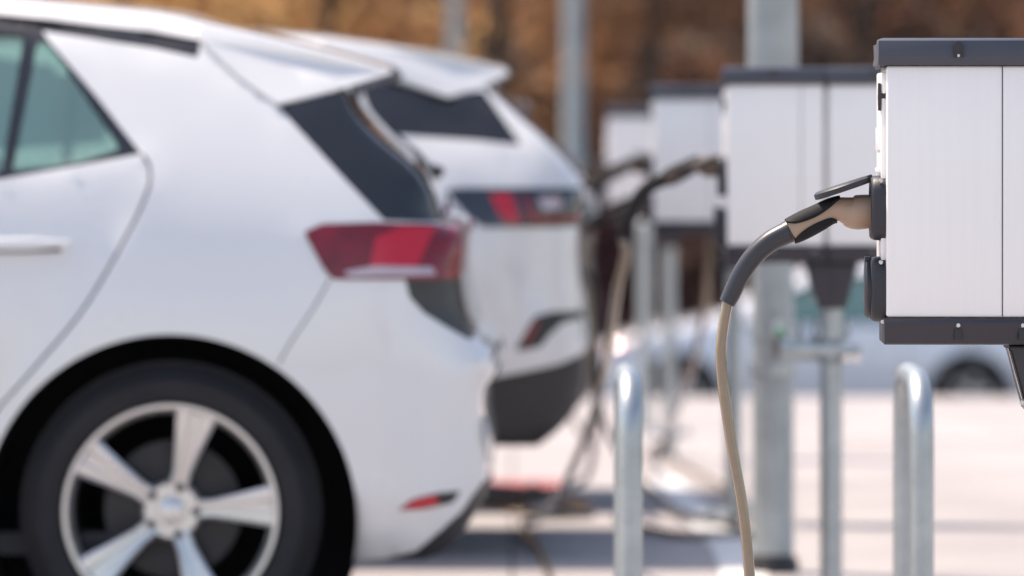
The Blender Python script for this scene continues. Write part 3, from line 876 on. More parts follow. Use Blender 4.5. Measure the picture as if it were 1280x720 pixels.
regs2 = [('side_window', pn2, M['dark_glass'], -.01), ('side_window', pn3, M['glass'], -.01),
         ('window_trim', dlo2, M['black_gloss'], -.004), ('quarter_trim', q2, M['black_gloss'], -.004),
         ('lamp_lens', l2a, M['lamp_red_light'], .008), ('lamp_lens', l2c, M['lamp_clear'], .008), ('lamp_lens', l2b, M['lamp_red'], .008), ('tail_lamp', lamp2, M['lamp_smoke'], .005),
         ('reflector_lens', fog2r, M['lamp_red'], .003), ('bumper_vent', fog2, M['black_plastic'], -.004),
         ('lower_bumper', low2, M['black_plastic'], .002), ('sill', [(-2.36, .1), (-2.36, .36), (-.42, .36), (-.42, .1)], M['black_plastic'], .001),
         ('seam', ribbon([(-.35, 1.13), (-.36, 1.0), (-.5, .75), (-.62, .4), (-1.33, .38), (-1.33, 1.10)], .006), M['seam'], -.01),
         ('seam', ribbon([(-2.42, 1.07), (-2.40, .7), (-2.32, .38), (-1.34, .38)], .006), M['seam'], -.01)]
z2 = lambda py: K2(700, py)[1]
def cross2f(mb):
    def f(x, z, yf):
        if x > .25:
            if z > z2(110): return ('body', mb)
            if z > z2(222): return ('rear_window', M['dark_glass']) if yf < .80 else ('body', mb)
            if z2(235) > z > z2(284): return ('body', M['lamp_smoke']) if yf > .35 else ('body', M['black_gloss'])
            if z > z2(445): return ('body', mb)
            return ('body', M['black_plastic'])
        if z < .33: return ('body', M['black_plastic'])
        if x < -1.84 and x > -2.62 and z > 1.14 and yf < .93: return ('windshield', M['glass'])
        return ('body', mb)
    return f
def crossover(label, loc, mb, grp):
    c = empty('crossover', loc)
    tag(c, label, 'car', grp)
    regs = [(a, b, mb if m_ is M['white_paint'] else m_, d) for a, b, m_, d in regs2]
    build_car('crossover', S2, regs, cross2f(mb), {'body': mb}, c, .44)
    for cx in (0, -2.77):
        for s in (-1, 1): make_wheel(cx, .36, s, c, R=.36, simple=True)
    seat_rows(c, -.72, .05)
    spoiler(c, [wpt(K2, WT2, *q) for q in [(400, 46, .004), (480, 57, .006), (560, 69, -.005), (632, 86, -.05), (636, 93, -.05), (606, 107, -.02), (560, 122, .008), (500, 100, .010), (400, 88, .006)]], mb)
    for s in (-1, 1):
        bm = bmesh.new()
        box(bm, -2.36, -2.22, min(s * .94, s * 1.08), max(s * .94, s * 1.08), 1.08, 1.21, .04, 4)
        box(bm, -2.33, -2.27, min(s * .84, s * .96), max(s * .84, s * .96), 1.09, 1.13, .01)
        obj('wing_mirror', bm, mb, c)
        bm = bmesh.new()
        prism_y(bm, [(-3.42, .76), (-3.12, .88), (-3.14, .93), (-3.40, .89)], min(s * .62, s * .84), max(s * .62, s * .84), bev=.012)
        obj('headlight', bm, M['lamp_clear'], c)
    return c
crossover('white crossover behind the nearest car with smoked tail lamp and black lower bumper', (X2, D2 + .918, 0), M['white_paint'], 'white cars parked rear to the chargers')
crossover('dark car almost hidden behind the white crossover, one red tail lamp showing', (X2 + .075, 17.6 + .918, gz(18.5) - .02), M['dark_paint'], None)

# --- silver blue car on the lower level ----------------------------------------------
DS = 48.0
XS = (1213 - 640) / F * DS
WT3 = [(-.1, .78), (.2, .84), (.5, .88), (.7, .88), (.9, .86), (1.0, .82), (1.2, .74), (1.4, .62), (1.6, .55)]
ol3 = [(.62, .24, *SIL), (.72, .32, .1, .07), (.78, .5, *BMP), (.79, .68, *BMP), (.76, .82, *LMP), (.70, .95, *LMP), (.55, 1.15, *GLS), (.38, 1.32, *GLS), (.25, 1.40, *TOP), (-.1, 1.46, *TOP), (-.7, 1.50, *TOP), (-1.2, 1.48, *TOP), (-1.6, 1.38, *TOP), (-2.0, 1.18, *TOP), (-2.3, 1.00, *TOP), (-2.6, .93, .12, .07), (-3.0, .85, .15, .1), (-3.3, .74, .2, .15), (-3.44, .60, *BMP), (-3.47, .42, *BMP), (-3.4, .26, .1, .07), (-3.2, .2, *SIL), (-1.3, .2, *SIL)]
ol3 = smooth_outline(ol3 + [ol3[0]], 4)[:-1]
WB = (1213 - 850) / F * DS
S3 = Shape(ol3, WT3, [(0, .31, .385), (-WB, .31, .385)], step=.05)
g3 = [('side_window', fillet([(.30, 1.0), (-.55, .98), (-.55, 1.36), (-.2, 1.36), (.1, 1.28)], .02), M['glass'], -.008),
      ('side_window', fillet([(-.63, .98), (-1.95, .95), (-1.6, 1.22), (-1.25, 1.36), (-.63, 1.38)], .02), M['glass'], -.008),
      ('window_trim', [(.40, 1.0), (-.6, .95), (-2.1, .92), (-1.65, 1.25), (-1.25, 1.40), (-.6, 1.42), (-.1, 1.39), (.15, 1.30)], M['black_gloss'], -.003),
      ('tail_lamp', fillet([(.52, .98), (.80, .98), (.82, .78), (.60, .78)], .02), M['lamp_red'], .004),
      ('headlight', fillet([(-3.5, .62), (-3.5, .72), (-3.1, .80), (-2.98, .78), (-3.15, .64)], .02), M['lamp_clear'], .006),
      ('seam', ribbon([(.2, .98), (.1, .8), (-.35, .55), (-.45, .3), (-.6, .28)], .008), M['seam'], -.01),
      ('seam', ribbon([(-.59, .95), (-.60, .3)], .008), M['seam'], -.01),
      ('seam', ribbon([(-1.85, .92), (-1.8, .6), (-1.75, .3)], .008), M['seam'], -.01),
      ('sill', [(-2.3, .1), (-2.3, .25), (-.38, .25), (-.38, .1)], M['black_plastic'], .001)]
def cross3(x, z, yf):
    if x > .3 and 1.0 < z < 1.36 and yf < .9: return ('rear_window', M['dark_glass'])
    if -2.25 < x < -1.3 and z > 1.02 and yf < .93: return ('windshield', M['glass'])
    if z < .26: return ('body', M['black_plastic'])
    return ('body', M['silver_paint'])
sv = empty('compact_car', (XS, DS + .88, -1.565))
tag(sv, 'silver blue compact car parked side on in the lower car park', 'car')
build_car('compact', S3, g3, cross3, {'body': M['silver_paint']}, sv, .385)
for cx in (0, -WB):
    for s in (-1, 1): make_wheel(cx, .315, s, sv, R=.315, yface=.85, rimR=.21, simple=True)
handle(sv, -.1, .08, .82, .87); handle(sv, -1.0, -.82, .82, .87)
for s in (-1, 1):
    bm = bmesh.new()
    box(bm, -1.95, -1.8, min(s * .88, s * 1.02), max(s * .88, s * 1.02), .93, 1.06, .04, 3)
    obj('wing_mirror', bm, M['silver_paint'], sv)
seat_rows(sv, -.4, -.05)

# ------------------------------------------------------------------ charging stations
YAW = -.026
def make_station():
    t = empty('charging_station')
    for bi, x0 in enumerate((-.256, -.009)):
        x1 = x0 + .235
        y0, y1 = -.09, .10
        # housing
        bm = bmesh.new()
        box(bm, x0, x1, y0, y1, .941, 1.332, .0045, 3)
        h = obj('housing', bm, M['station_white'], t)
        bm = bmesh.new()
        box(bm, x0 + .179, x0 + .1805, y0 - .0008, y0 + .002, .943, 1.331)
        obj('panel_gap', bm, M['seam'], h, smooth=False)
        # side door frame, slightly smaller, seen at the left edge
        bm = bmesh.new()
        box(bm, x0 - .0075, x0 + .001, y0 + .022, y1 - .012, .93, 1.322, .003, 2)
        box(bm, x0 - .010, x0 - .0065, y0 + .035, y1 - .03, 1.20, 1.235, .001)
        box(bm, x0 - .011, x0 - .0065, y0 + .030, y1 - .03, 1.165, 1.172, .001)
        obj('side_door', bm, M['station_white'], h)
        # cap: sloped lid with a lower rim
        bm = bmesh.new()
        prof = [(y0 + .006, 1.375), (y0 - .006, 1.371), (y0 - .010, 1.345), (y0 - .0085, 1.343), (y0 - .0085, 1.3325), (y1 + .008, 1.3325), (y1 + .008, 1.375)]
        L_, R_ = x0 - .013, x1 + .005
        a = [bm.verts.new((L_ + (.007 if z > 1.374 else 0) , y, z)) for y, z in prof]
        b = [bm.verts.new((R_, y, z)) for y, z in prof]
        n = len(prof)
        bm.faces.new(a); bm.faces.new(b[::-1])
        for i in range(n): bm.faces.new((a[i], a[(i + 1) % n], b[(i + 1) % n], b[i]))
        bmesh.ops.recalc_face_normals(bm, faces=bm.faces[:])
        bmesh.ops.bevel(bm, geom=bm.edges[:], offset=.0012, segments=2, profile=.5, affect='EDGES')
        cap = obj('cap', bm, M['station_dark'], t, angle=25)
        # cap side skirt that curls over the left side
        bm = bmesh.new()
        prism_y(bm, [(x0 - .012, 1.366), (x0 - .006, 1.366), (x0 - .0055, 1.333), (x0 - .009, 1.327), (x0 - .011, 1.334)], y0 + .004, y1, bev=.001)
        obj('cap_skirt', bm, M['station_dark'], cap)
        # screw recesses
        for sx in (x0 + .111,):
            bm = bmesh.new()
            prism_y(bm, [(sx - .0075, 1.3445), (sx + .0075, 1.3445)] + [(sx + .0075 * math.cos(a_), 1.362 + .0075 * math.sin(a_)) for a_ in [PI * k / 8 for k in range(9)]], y0 - .0135, y0 - .002)
            rc = obj('screw_recess', bm, M['black_plastic'], cap)
            bm = bmesh.new()
            lathe(bm, [(0, y0 - .015), (.002, y0 - .015), (.0026, y0 - .0142), (.0026, y0 - .012)], 'Y', (sx, 0, 1.3475), 14)
            obj('screw', bm, M['screw'], rc)
        # base tray, chamfered
        bm = bmesh.new()
        prof = [(y0 - .001, .9405), (y0 - .008, .934), (y0 - .008, .930), (y0 + .004, .900), (y0 + .010, .898), (y1, .898), (y1, .9405)]
        a = [bm.verts.new((x0 - .003, y, z)) for y, z in prof]; b = [bm.verts.new((x1 + .005, y, z)) for y, z in prof]
        n = len(prof)
        bm.faces.new(a); bm.faces.new(b[::-1])
        for i in range(n): bm.faces.new((a[i], a[(i + 1) % n], b[(i + 1) % n], b[i]))
        bmesh.ops.recalc_face_normals(bm, faces=bm.faces[:])
        bmesh.ops.bevel(bm, geom=bm.edges[:], offset=.0012, segments=2, profile=.5, affect='EDGES')
        tr = obj('base_tray', bm, M['station_tray'], t, angle=25)
        for sx in (x0 + .111, x0 + .211):
            bm = bmesh.new()
            lathe(bm, [(0, y0 - .0098), (.003, y0 - .0098), (.0042, y0 - .008), (.0042, y0 + .0)], 'Y', (sx, 0, .929), 16)
            box(bm, sx - .006, sx + .006, y0 - .0065, y0 + .006, .905, .927, .001)
            for f in bm.faces:
                if f.calc_center_median().z < .923: f.material_index = 1
            obj('screw', bm, [M['screw'], M['black_plastic']], tr)
        # lock knob on the left side
        if bi == 0:
            bm = bmesh.new()
            lathe(bm, [(.0, -.006), (.007, -.006), (.009, -.003), (.009, .004)], 'X', (x0 - .004, y0 + .03, 1.285), 16)
            prism_y(bm, [(x0 - .0115, 1.305), (x0 - .008, 1.305), (x0 - .0065, 1.292), (x0 - .0065, 1.272), (x0 - .008, 1.262), (x0 - .0115, 1.262), (x0 - .012, 1.283)], y0 + .02, y0 + .042, bev=.001)
            obj('lock_knob', bm, M['socket'], h)
            for si, cz in enumerate((1.110, .983)):
                cy = -.030
                bm = bmesh.new()
                xo = x0
                for q in range(1):
                    # round cornered socket block with a step
                    def ringpts(hw, x):
                        pts = []
                        r_ = hw * .55
                        for (sx_, sz_) in ((1, 1), (-1, 1), (-1, -1), (1, -1)):
                            for k in range(7):
                                a_ = {(1, 1): 0, (-1, 1): 90, (-1, -1): 180, (1, -1): 270}[(sx_, sz_)] + 15 * k
                                pts.append(Vector((x, cy + sx_ * (hw - r_) + r_ * math.cos(math.radians(a_)), cz + sz_ * (hw - r_) + r_ * math.sin(math.radians(a_)))))
                        return pts
                    rr = [(.051, xo + .004), (.051, xo - .004), (.050, xo - .017), (.048, xo - .0215), (.045, xo - .0230), (.036, xo - .0230), (.034, xo - .010)]
                    rings = [[bm.verts.new(p) for p in ringpts(hw, x)] for hw, x in rr]
                    for A, B in zip(rings, rings[1:]):
                        for k in range(28): bm.faces.new((A[k], A[(k + 1) % 28], B[(k + 1) % 28], B[k]))
                    bm.faces.new(rings[-1])
                    bmesh.ops.recalc_face_normals(bm, faces=bm.faces[:])
                so = obj('socket', bm, M['socket'], t, angle=40)
                bm = bmesh.new()
                lathe(bm, [(0, -.003), (.003, -.003), (.0036, -.001), (.0036, .002)], 'Y', (xo - .008, cy - .0475, cz + .043), 12)
                obj('screw', bm, M['screw'], so)
                # hinged lid
                bm = bmesh.new()
                Lr = .046
                lathe(bm, [(0, -.0065), (Lr - .004, -.006), (Lr, -.003), (Lr, .0045), (Lr - .002, .0055), (0, .005)], 'X', (0, 0, -Lr), 40)
                box(bm, -.006, .004, -.014, .014, -.008, .004, .0015)
                lid = obj('socket_lid', bm, M['socket'], so, angle=40)
                if si == 0:
                    lid.location = (xo - .0225, cy, cz + .046)
                    lid.rotation_euler = (0, math.radians(71.5), 0)   # swung up, resting on the plug
                else:
                    lid.location = (xo - .0255, cy, cz + .047)
    # coupling between the boxes, funnel mount and post
    bm = bmesh.new()
    prism_y(bm, [(-.064, .896), (.064, .896), (.064, .889), (.060, .886), (.036, .795), (.028, .786), (-.028, .786), (-.036, .795), (-.060, .886), (-.064, .889)], -.062, .075, bev=.004)
    mo = obj('mount_bracket', bm, M['station_tray'], t, angle=30)
    bm = bmesh.new()
    box(bm, -.002, .0, -.0635, -.061, .79, .885)
    obj('bracket_seam', bm, M['black_plastic'], mo, smooth=False)
    bm = bmesh.new()
    loft(bm, [Vector((-.0655, -.055, .8925)), Vector((-.062, -.055, .880)), Vector((-.040, -.055, .80))], [(.0016, .010)] * 3, 8)
    loft(bm, [Vector((-.046, -.06, .81)), Vector((-.040, -.06, .8075))], [.005, .005], 10)
    obj('cover_clip', bm, M['screw'], mo)
    bm = bmesh.new()
    lathe(bm, [(.0275, -.12), (.0275, .788), (0, .788)], 'Z', (0, .006, 0), 32)
    obj('post', bm, M['galv'], t)
    bm = bmesh.new()
    box(bm, -.09, .09, -.084, .096, .0, .012, .003)
    for sx in (-1, 1):
        for sy in (-1, 1):
            lathe(bm, [(.011, .012), (.011, .022), (.006, .022), (.006, .036), (0, .036)], 'Z', (sx * .068, .006 + sy * .068, 0), 6)
    obj('base_plate', bm, M['galv'], t)
    return t
st = make_station()
ST = [  # x of the front-left edge, distance of the front face, ground height
    ((1108 - 640) / 805, F / 805, 0.0), ((909 - 640) / 514, F / 514, 0.0),
    ((817 - 640) / 392, F / 392, -.02), ((760 - 640) / 300, F / 300, -.075)]
LBL = ['white and slate charging station nearest the camera, cut off by the right edge',
       'second charging station in the row, in front of the tall lamp pole',
       'third charging station in the row, blurred, behind the second one',
       'farthest charging station in the row, small dark mark on its white front']
stations = []
for i, (xl, dl_, zz) in enumerate(ST):
    o = st if i == 0 else copy_tree(st)
    ox, oy = -.256, -.09
    c_, s_ = math.cos(YAW), math.sin(YAW)
    o.location = (xl - (ox * c_ - oy * s_), dl_ - (ox * s_ + oy * c_), zz)
    o.rotation_euler = (0, 0, YAW)
    tag(o, LBL[i], 'charging station', 'charging stations standing in a row')
    stations.append(o)
# small printed mark on the farthest station
bm = bmesh.new()
prism_y(bm, [(-.020, 1.175), (-.010, 1.195), (-.004, 1.195), (.0, 1.182), (.004, 1.195), (.010, 1.195), (.020, 1.175), (.012, 1.170), (0, 1.176), (-.012, 1.170)], -.0925, -.0905)
em = obj('emblem', bm, M['emblem'], stations[3], smooth=False); em.location = (-.135, 0, -.01)
bpy.context.view_layer.update()

# ------------------------------------------------------------------ charging cables
def station_pt(i, x, y, z):
    o = stations[i]
    c_, s_ = math.cos(YAW), math.sin(YAW)
    return Vector((o.location.x + x * c_ - y * s_, o.location.y + x * s_ + y * c_, o.location.z + z))
S0 = 805.0
def off(px, py): return Vector(((px - 1108) / S0, 0, -(py - 261) / S0))   # relative to the socket centre on the wall
plug_secs = [(1100, 265.5, 20), (1088, 265.5, 21.3), (1074, 266.5, 21.8), (1066, 266.0, 20.5), (1060, 264.3, 17.2), (1052, 262.8, 15.2), (1044, 264, 14.2), (1036, 267, 14.0), (1024, 273.5, 14.8), (1010, 280.5, 15.6), (998, 286.5, 15.4), (990, 290, 14.6), (985.5, 292, 12.8)]
def make_plug(root, sock, mt_grip):
    path = []; rad = []
    cs = catmull([Vector((a, b, c)) for a, b, c in plug_secs], 5)
    for v in cs:
        path.append(sock + off(v.x, v.y)); rad.append((v.z / S0, v.z / S0 * (.86 if v.x < 1058 else .95)))
    bm = bmesh.new()
    loft(bm, path, rad, 32)
    g = obj('plug_grip', bm, mt_grip, root, angle=50)
    n = len(path)
    def pad(f0, f1, ctr, span):
        i0 = int(n * f0); i1 = int(n * f1)
        pp = path[i0:i1 + 1]; rr = [(a + .0016, b + .0016) for a, b in rad[i0:i1 + 1]]
        m = len(pp)
        A0, A1 = [], []
        for k in range(m):
            t_ = k / (m - 1)
            w = span * (math.sin(PI * min(1, max(.0, t_ * .92 + .04))) ** .45)
            A0.append(ctr - w); A1.append(ctr + w)
        bm_ = bmesh.new()
        loft(bm_, pp, rr, 14, a0=A0, a1=A1)
        o_ = obj('grip_pad', bm_, M['pad'], g, angle=60)
        sm_ = o_.modifiers.new('t', 'SOLIDIFY'); sm_.thickness = .003; sm_.offset = 0
        return o_
    # angle 0 / pi is up / down in the plane of the plug
    up = 0.0 if (lambda: True)() else PI
    return g, pad, path, rad

def cable(name, label, i, sock_z, sleeve, cord, cord_D, cord_r=.0086, cmat='cord', grp='charging cables plugged into the stations', black_plug=False):
    root = empty(name, station_pt(i, -.256, -.03, sock_z))
    tag(root, label, 'charging cable', grp)
    base = Vector(root.location)
    sock = Vector((0, 0, 0))
    g, pad, path, rad = make_plug(root, sock, M['grip'] if i == 0 else M['grip_dark'])
    t0 = (path[1] - path[0]).normalized(); s_ = Vector((0, 1, 0)); u = s_.cross(t0)
    updir = 0.0 if u.z > 0 else PI
    pad(.42, .93, updir, 1.38)
    pad(.50, .93, updir + PI, 1.28)
    # ribs under the lower pad
    # sleeve
    sl = [path[-3]] + [path[-1]] + [off(px, py) for px, py in sleeve]
    sp_ = catmull(sl, 8)
    n = len(sp_)
    bm = bmesh.new()
    loft(bm, sp_, [.0185 + (.0128 - .0185) * min(1, k / (n - 1)) for k in range(n)], 24)
    obj('strain_sleeve', bm, M['sleeve'] if i == 0 else M['pad'], root, angle=50)
    # cord, in world coordinates then made local
    pts = [sp_[-2] + Vector((0, 0, 0))]
    for (px, py), D in zip(cord, cord_D):
        pts.append(P(px, py, D) - base)
    cp = catmull(pts, 10)
    bm = bmesh.new()
    loft(bm, cp, cord_r, 16)
    obj('cord', bm, M[cmat], root, angle=60)
    return root
SL0 = [(963, 304), (943, 322), (927, 345), (914, 372), (909.5, 381)]
dd = F / 805 + .06
cable('charging_cable', 'sharp tan charging cable hanging from the nearest station, tan plug with black grip pads', 0, 1.110, SL0,
      [(904, 408), (901, 440), (903, 475), (909, 520), (917, 570), (926, 620), (932, 665), (937, 720), (941, 800), (940, 900), (930, 1050), (880, 1143), (700, 1150), (400, 1140), (0, 1110)],
      [dd] * 10 + [dd, dd + .02, dd + .02, dd + .05, dd + .2])
SL1 = [(955, 306), (932, 330), (915, 362), (905, 398), (902, 410)]
d2 = F / 514 + .06
cable('charging_cable', 'blurred tan charging cable of the second station, falling to the ground behind the near car', 1, 1.110 + .030, SL1,
      [(782, 318), (772, 360), (765, 410), (757, 460), (744, 510), (722, 570), (697, 622), (672, 650), (655, 652), (662, 672), (680, 700), (700, 760), (760, 830)],
      [d2, d2 + .05, d2 + .2, d2 + .5, d2 + 1.0, d2 + 1.8, d2 + 2.6, 16.4, 16.3, 15.74, 14.95, 13.5, 12.1], cord_r=.0115)
d3 = F / 392 + .06
cable('charging_cable', 'charging cable of the third station passing in front of the white crossover', 2, 1.10 + .025, [(985, 302), (955, 312), (925, 335), (905, 372), (898, 400)],
      [(730, 280), (727, 310), (731, 350), (738, 400), (742, 450), (745, 500), (742, 560), (730, 600), (690, 612), (640, 610), (600, 606)],
      [d3, d3, d3, d3, d3, d3 + .1, 17.4, 18.1, 17.95, 18.1, 18.2], cord_r=.0115)
cable('charging_cable', 'black charging cable in the lower socket of the third station', 2, .983 + .02, [(975, 302), (945, 318), (925, 345), (912, 380), (905, 410)],
      [(742, 360), (744, 420), (748, 480), (752, 520), (770, 560), (800, 600), (850, 640), (900, 652), (925, 662)],
      [d3, d3, d3, d3 + .1, d3 + 1.5, 18.3, 16.95, 16.6, 16.2], cmat='cord_black', cord_r=.012)
d4 = F / 300 + .06
cable('charging_cable', 'faint charging cable of the farthest station, deep in the blur', 3, 1.110, SL0,
      [(680, 330), (690, 420), (700, 480), (720, 530), (740, 560)], [d4, d4, d4, d4, d4], cord_r=.011)
# loose leads on the ground
def lead(label, pts, r, m, name='ground_cable'):
    bm = bmesh.new()
    pp = [Vector((x, y, gz(y) + r + .002 + h)) for x, y, h in pts]
    loft(bm, catmull(pp, 8), r, 12)
    o = obj(name, bm, M[m], None, angle=60)
    tag(o, label, 'cable')
    return o
def gp(px, py):   # point on the paving under a measured position
    D = 16.0
    for _ in range(30): D = (EYE - gz(D)) * F / (py - HOR)
    return ((px - 640) * D / F, D, 0)
lead('tan cable sloping down from under the third station, then running back to its post', [(.635, 17.0, .93), (.628, 17.1, .70), (.60, 17.6, .46), (.56, 18.6, .24), (.515, 19.4, .05), gp(815, 560), gp(835, 572), gp(860, 590), gp(900, 612), gp(935, 645), gp(960, 668)], .011, 'cord')
lead('black cable looped on the paving right of the crossover bumper', [gp(600, 622), gp(640, 630), gp(668, 640), gp(680, 622), gp(664, 612), gp(656, 630), gp(672, 648), gp(700, 650), gp(740, 648)], .012, 'cord_black')
lead('tan cable lying flat beside the black loop', [gp(596, 636), gp(625, 640), gp(650, 645), gp(690, 640), gp(730, 645), gp(735, 636), gp(712, 628), gp(690, 624)], .010, 'cord')
lead('grey cable along the edge of the shadow to the third post', [gp(770, 655), gp(810, 667), gp(850, 674), gp(890, 675), gp(930, 673), gp(985, 676)], .012, 'cord')

# ------------------------------------------------------------------ posts, poles, hoops
def hoop(x, D, label, top=.773, d=.42, r=.0235):
    bm = bmesh.new()
    R_ = .10
    pts = [Vector((0, 0, -.02)), Vector((0, 0, .3)), Vector((0, 0, top - R_ - r))]
    for k in range(1, 9):
        a = PI / 2 * k / 8
        pts.append(Vector((0, R_ * (1 - math.cos(a)), top - r - R_ + R_ * math.sin(a))))
    for k in range(0, 9):
        a = PI / 2 * k / 8
        pts.append(Vector((0, d - R_ + R_ * math.sin(a), top - r - R_ + R_ * math.cos(a))))
    pts += [Vector((0, d, .3)), Vector((0, d, -.02))]
    loft(bm, pts, r, 24, ref=(1, 0, 0))
    root = empty('hoop_barrier', (x, D, 0))
    obj('hoop', bm, M['galv'], root, angle=60)
    for yy in (0, d):
        bm = bmesh.new()
        box(bm, -.07, .07, yy - .07, yy + .07, 0, .010, .003)
        obj('base_plate', bm, M['galv'], root)
    tag(root, label, 'barrier', 'steel hoop barriers in front of the stations')
    return root
hoop((1152 - 640) / 660, 10.0, 'galvanised hoop barrier below the nearest charging station')
hoop((788 - 640) / 660, 10.0, 'galvanised hoop barrier between the near car and the hanging sharp cable')

# tall pole behind the second station
xp, Dp = (966 - 640) / F * 14.55, 14.55
root = empty('lamp_pole', (xp, Dp, 0))
tag(root, 'thick galvanised lamp pole rising out of frame behind the second station', 'lamp pole')
bm = bmesh.new()
lathe(bm, [(.0575, .0), (.0575, 1.12), (.062, 1.14), (.0695, 1.16), (.0695, 3.2), (.055, 4.8), (.035, 5.5), (0, 5.5)], 'Z', (0, 0, 0), 40)
obj('pole', bm, M['galv_dull'], root)
bm = bmesh.new()
lathe(bm, [(.072, -.01), (.072, .03), (.066, .04), (.058, .042), (.058, .05)], 'Z', (0, 0, 0), 36)
obj('foot_collar', bm, M['black_plastic'], root)
bm = bmesh.new()
loft(bm, [Vector((0, 0, 5.4)), Vector((-.3, 0, 5.6)), Vector((-.8, 0, 5.66))], [.03, .028, .025], 14)
obj('arm', bm, M['galv_dull'], root)
bm = bmesh.new()
box(bm, -1.35, -.75, -.13, .13, 5.62, 5.72, .03, 3)
obj('lamp_head', bm, M['station_dark'], root)
bm = bmesh.new()
lathe(bm, [(.0615, .545), (.0615, .575)], 'Z', (0, 0, 0), 36)
obj('pole_clamp', bm, M['galv'], root)
bm = bmesh.new()
lathe(bm, [(.0615, .645), (.0615, .665)], 'Z', (0, 0, 0), 36)
obj('pole_clamp', bm, M['galv'], root)
# cross bar clamped between the second station post and the pole
sp = stations[1].location
root = empty('clamp_bar', (xp, 13.2, .60))
tag(root, 'steel clamp bar with bolts joining the second station post towards the lamp pole', 'clamp bar')
yb = sp.y + .006
bm = bmesh.new()
bx0 = (978 - 640) / 514 - xp; bx1 = (1078 - 640) / 514 - xp
ry = yb - 13.2
box(bm, bx0, bx1 - .06, ry + .032, ry + .040, .055, .108, .002)
box(bm, bx0, bx1, ry - .0365, ry - .0285, .070, .098, .002)
obj('bar', bm, M['galv'], root)
for bx_ in (bx0 + .05, bx0 + .085, bx1 - .03):
    bm = bmesh.new()
    lathe(bm, [(.006, .0), (.006, .05), (0, .05)], 'Z', (bx_, ry + .036, .105), 10)
    lathe(bm, [(.011, .0), (.011, .010), (0, .010)], 'Z', (bx_, ry + .036, .108), 6)
    obj('bolt', bm, M['galv'], root, angle=20)
for bz in (.085,):
    for bx_ in (bx1 - .012, bx1 - .035):
        bm = bmesh.new()
        loft(bm, [Vector((bx_, ry - .06, bz - .02)), Vector((bx_, ry - .02, bz - .02))], [.011, .011], 6)
        obj('bolt', bm, M['chrome'], root, angle=20)
bm = bmesh.new()
lathe(bm, [(.030, .050), (.030, .062)], 'Z', (sp.x - xp, yb - 13.2, 0), 28)
obj('clamp_ring', bm, M['galv_dull'], root)
bm = bmesh.new()
lathe(bm, [(.030, .098), (.030, .112)], 'Z', (sp.x - xp, yb - 13.2, 0), 28)
obj('clamp_ring', bm, M['galv_dull'], root)
# padlock with green tag
lk = P(975, 430, 14.40)
root = empty('padlock', lk)
tag(root, 'small dark padlock with green dot hanging on the thick lamp pole', 'padlock')
bm = bmesh.new()
box(bm, -.018, .018, -.012, .012, -.035, .025, .005, 3)
obj('lock_body', bm, M['brass'], root)
bm = bmesh.new()
loft(bm, catmull([Vector((-.010, 0, .02)), Vector((-.010, 0, .05)), Vector((0, 0, .064)), Vector((.010, 0, .05)), Vector((.010, 0, .02))], 5), .004, 10)
obj('shackle', bm, M['chrome'], root)
bm = bmesh.new()
lathe(bm, [(0, -.020), (.012, -.020), (.013, -.016), (.013, -.012)], 'Y', (.0, 0, .034), 20)
obj('tag', bm, M['green_tag'], root)

# thin posts between the stations
def thin_post(px, D, w, h, label):
    root = empty('steel_post', ((px - 640) / F * D, D, gz(D)))
    bm = bmesh.new(); lathe(bm, [(w / 2, -.05), (w / 2, h), (w / 2 * .8, h + .008), (0, h + .01)], 'Z', (0, 0, 0), 24)
    obj('tube', bm, M['galv'], root)
    bm = bmesh.new(); lathe(bm, [(w / 2 + .025, -.01), (w / 2 + .025, .012), (w / 2, .02)], 'Z', (0, 0, 0), 24)
    obj('foot_flange', bm, M['galv_dull'], root)
    tag(root, label, 'post')
thin_post(806, 25.5, .065, 1.0, 'thin grey post just above the left hoop barrier, base hidden')

# distant lamp posts
def street_lamp(px, D, w, label, m='galv_dull'):
    z0 = -1.565 if D < 62 else -1.2
    root = empty('street_lamp', ((px - 640) / F * D, D, z0))
    tag(root, label, 'street lamp', 'street lamps by the hillside')
    bm = bmesh.new(); lathe(bm, [(w * .62, 0), (w * .62, .6), (w / 2, .65), (w * .42, 4), (w * .3, 7.5), (0, 7.5)], 'Z', (0, 0, 0), 24)
    obj('pole', bm, M[m], root)
    bm = bmesh.new(); loft(bm, [Vector((0, 0, 7.4)), Vector((.4, 0, 7.7)), Vector((1.2, 0, 7.8))], [.05, .045, .04], 12)
    obj('arm', bm, M[m], root)
    bm = bmesh.new(); box(bm, 1.1, 1.75, -.15, .15, 7.74, 7.86, .04, 3)
    obj('lamp_head', bm, M['station_dark'], root)
street_lamp(717, 44.0, .19, 'grey street lamp pole rising above the white crossover, the thicker of two')
street_lamp(569, 58.0, .20, 'faint street lamp pole above the crossover roof, left of the thicker one')

